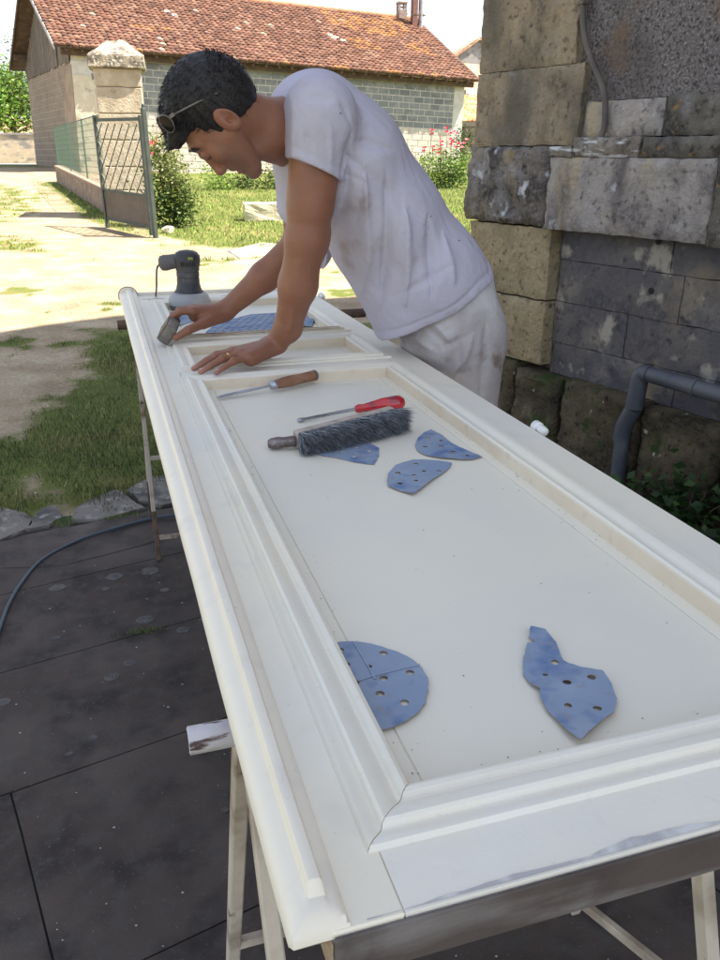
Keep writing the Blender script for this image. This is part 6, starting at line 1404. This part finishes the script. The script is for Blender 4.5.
# ---- trousers
tr_ = Field((.72, 1.78, .02), (1.24, 2.34, 1.16), .005)
tr_.ell(at3((0.8957,2.0500,0.9947), TY), ((1, 0, 0), (0, 1, 0), (0, 0, 1)), (.122, .175, .15), .04)
tr_.cone(at3((0.8978,2.0500,1.0703), TY), at3((0.8958,2.0500,0.9338), TY), .108, .118, .05, sc=1.35)
for sy in (-1, 1):
    hx = .925; tr_.cone((hx, TY + sy * .085, .86), (.935, TY + sy * .105, .50), .105, .078, .05); tr_.cone((.935, TY + sy * .105, .50), (1.0, TY + sy * .125, .06), .075, .060, .03)
    tr_.ell((.945, TY + sy * .085, .93), ((1, 0, 0), (0, 1, 0), (0, 0, 1)), (.095, .09, .11), .04)
X, Y, Z = tr_.grid()
near = 1 / (1 + np.exp((Y - 2.0) * 60))
for a_, b_, s_, am in (((0.7734,1.9000,1.0002), (0.8531,1.9000,0.9075), .006, .009), ((0.7870,1.9000,1.0046), (0.8610,1.9000,0.9176), .007, -.008), ((0.8541,1.9000,1.0421), (0.8777,1.9000,0.7751), .005, .005), ((0.7394,1.9000,0.9586), (0.8195,1.9000,0.8990), .009, -.008), ((0.7129,1.9000,0.9344), (0.7870,1.9000,0.8692), .009, .008), ((0.9011,1.9000,0.9626), (0.8513,1.9000,0.8323), .012, -.008), ((0.9337,1.9000,0.9870), (0.9310,1.9000,0.7708), .012, .008), ((0.8188,1.9000,0.9149), (0.9011,1.9000,0.9626), .008, .006)):
    tr_.D = tr_.D + (1.0 * am * np.exp(-(seg2(a_, b_) / s_) ** 2) * near).astype(np.float32)
tr_.D = tr_.D + (.003 * snoise(X, Y, Z * .8, 20, 6) + .0015 * snoise(X, Y, Z, 50, 7)).astype(np.float32)
wt = plane2((0.9822,2.0500,1.1471), (0.7600,2.0500,1.0223), (0.9140,2.0500,0.8763)); tr_.D = np.maximum(tr_.D, (wt + 0 * Y)).astype(np.float32); tr_.D = np.maximum(tr_.D, (.04 - Z) + 0 * X + 0 * Y).astype(np.float32)
M['trouser'] = mat('work_trousers', (.45, .41, .42), .92, var=[((.38, .33, .32), 6, .46, .66), ((.25, .20, .18), 12, .58, .72), ((.62, .60, .62), 5, .55, .7)], bump=.6, bscale=20, spec=.12, bdist=.012)
fobj('trousers', tr_, M['trouser'], man, None, 1)
sh_m = mat('work_shoe', (.10, .07, .05), .7, bump=.3)
for sy in (-1, 1):
    s_f = Field((.74, TY + sy * .13 - .08, -.01), (1.10, TY + sy * .13 + .08, .16), .005)
    s_f.cone((1.01, TY + sy * .13, .045), (.86, TY + sy * .135, .035), .042, .036, .02, n=(0, 1, 0), sc=1.05); s_f.cone((1.0, TY + sy * .127, .05), (1.0, TY + sy * .127, .10), .045, .045, .02)
    X, Y, Z = s_f.grid(); s_f.D = np.maximum(s_f.D, (.003 - Z) + 0 * X + 0 * Y).astype(np.float32); fobj('shoe', s_f, sh_m, man)
# ring, sunglasses, block
t = .36; rp = Vector(kn[2]) .lerp(Vector(kn[2] + (np.array(tips[2]) - kn[2]) * .46 + np.array((0, 0, .008))), .66); dr = (Vector(tips[2]) - Vector(kn[2])).normalized()
m = MB(); y_ = dr.orthogonal().normalized(); z_ = dr.cross(y_); n_ = 20; rings = []
for k in range(n_):
    a = 2 * math.pi * k / n_; o_ = y_ * math.cos(a) + z_ * math.sin(a); rings.append([m.bm.verts.new(rp + o_ * r2 + dr * d2_) for r2, d2_ in ((.0103, -.0024), (.0118, -.0018), (.0118, .0018), (.0103, .0024))])
for k in range(n_):
    A, B = rings[k], rings[(k + 1) % n_]
    for j in range(4): m.bm.faces.new((A[j], A[(j + 1) % 4], B[(j + 1) % 4], B[j]))
tag(m.build('ring', mat('gold', (.85, .62, .25), .2, metal=1), None, 40), 'thin gold wedding ring on the left hand', 'ring')
sg = empty('sunglasses', (0.1735,1.9000,1.4538), 'dark sunglasses pushed up on the black hair', 'sunglasses')
M['lens'] = mat('dark_lens', (.02, .018, .02), .12, spec=.2); M['frame'] = mat('glasses_frame', (.16, .14, .12), .4, metal=.5)
def lens(cy):
    c = Vector(at3((0.1663,1.9000,1.4420), cy)); u = Vector((-.45, .75, 0)).normalized() if cy < 1.93 else Vector((.45, .75, 0)).normalized(); v = Vector((.40, 0, -.9)).normalized(); w = u.cross(v).normalized()
    m = MB(); ring = []; N_ = 22
    P = []
    for k in range(N_):
        a = 2 * math.pi * k / N_; P.append(c + u * .023 * math.cos(a) * (1 - .15 * math.sin(a)) + v * .0185 * math.sin(a))
    cc_ = m.bm.verts.new(c - w * .003 * (1 if w.x > 0 else -1)); vv = [m.bm.verts.new(p) for p in P]
    for k in range(N_): m.bm.faces.new((vv[k], vv[(k + 1) % N_], cc_))
    bmesh.ops.solidify(m.bm, geom=m.bm.faces[:], thickness=.0016); m.build('lens', M['lens'], sg, 60)
    m = MB(); m.tube(P + [P[0]], .0013, 6, False); m.build('rim', M['frame'], sg, 60)
lens(1.898); lens(2.000)
m = MB(); a_ = Vector(at3((0.1587,1.9000,1.4516), 1.933)); b_ = Vector(at3((0.1587,1.9000,1.4516), 1.957)); m.tube([a_, (a_ + b_) / 2 + Vector((-.003, 0, .003)), b_], .0018, 6); m.build('bridge', M['frame'], sg)
for cy, s_ in ((1.878, -1), (2.024, 1)):
    h_ = Vector(at3((0.1759,1.9000,1.4577), cy)); m = MB(); m.box(h_, (.012, .006, .008), Matrix.Rotation(R(-35), 3, 'Y'), bev=.001); m.build('hinge', M['frame'], sg)
    m = MB(); m.tube(catmull([h_, Vector(at3((0.2258,1.9000,1.4819), cy + s_ * .006)), Vector(at3((0.2759,1.9000,1.5034), cy + s_ * .006)), Vector(at3((0.3039,1.9000,1.5071), cy))], 5), .0021, 6); m.build('temple', M['frame'], sg, 60)
bk = empty('sanding_block', (.168, 2.318, .905), 'grey brown sanding block gripped in the right hand on the left moulding', 'sanding block')
ax = Vector((.20, .94, .10)).normalized(); bx = Vector((-.80, .12, .60)).normalized(); bx = (bx - ax * bx.dot(ax)).normalized(); bz = ax.cross(bx)
rt = Matrix((ax, bx, bz)).transposed(); c_ = Vector((.166, 2.325, .921))
M['block'] = mat('block_grey', (.17, .15, .13), .9, var=[((.27, .24, .20), 30, .45, .65)], bump=.5, bscale=150)
m = MB(); m.box(c_, (.112, .034, .056), rt, bev=.007, seg=2); m.build('foam', M['block'], bk, 50)
m = MB(); m.box(c_ + bx * .0178, (.108, .0022, .050), rt, bev=.0008); m.build('abrasive_face', mat('abrasive', (.20, .15, .11), .95, var=[((.32, .26, .20), 60, .5, .6)], bump=.5, bscale=300), bk)
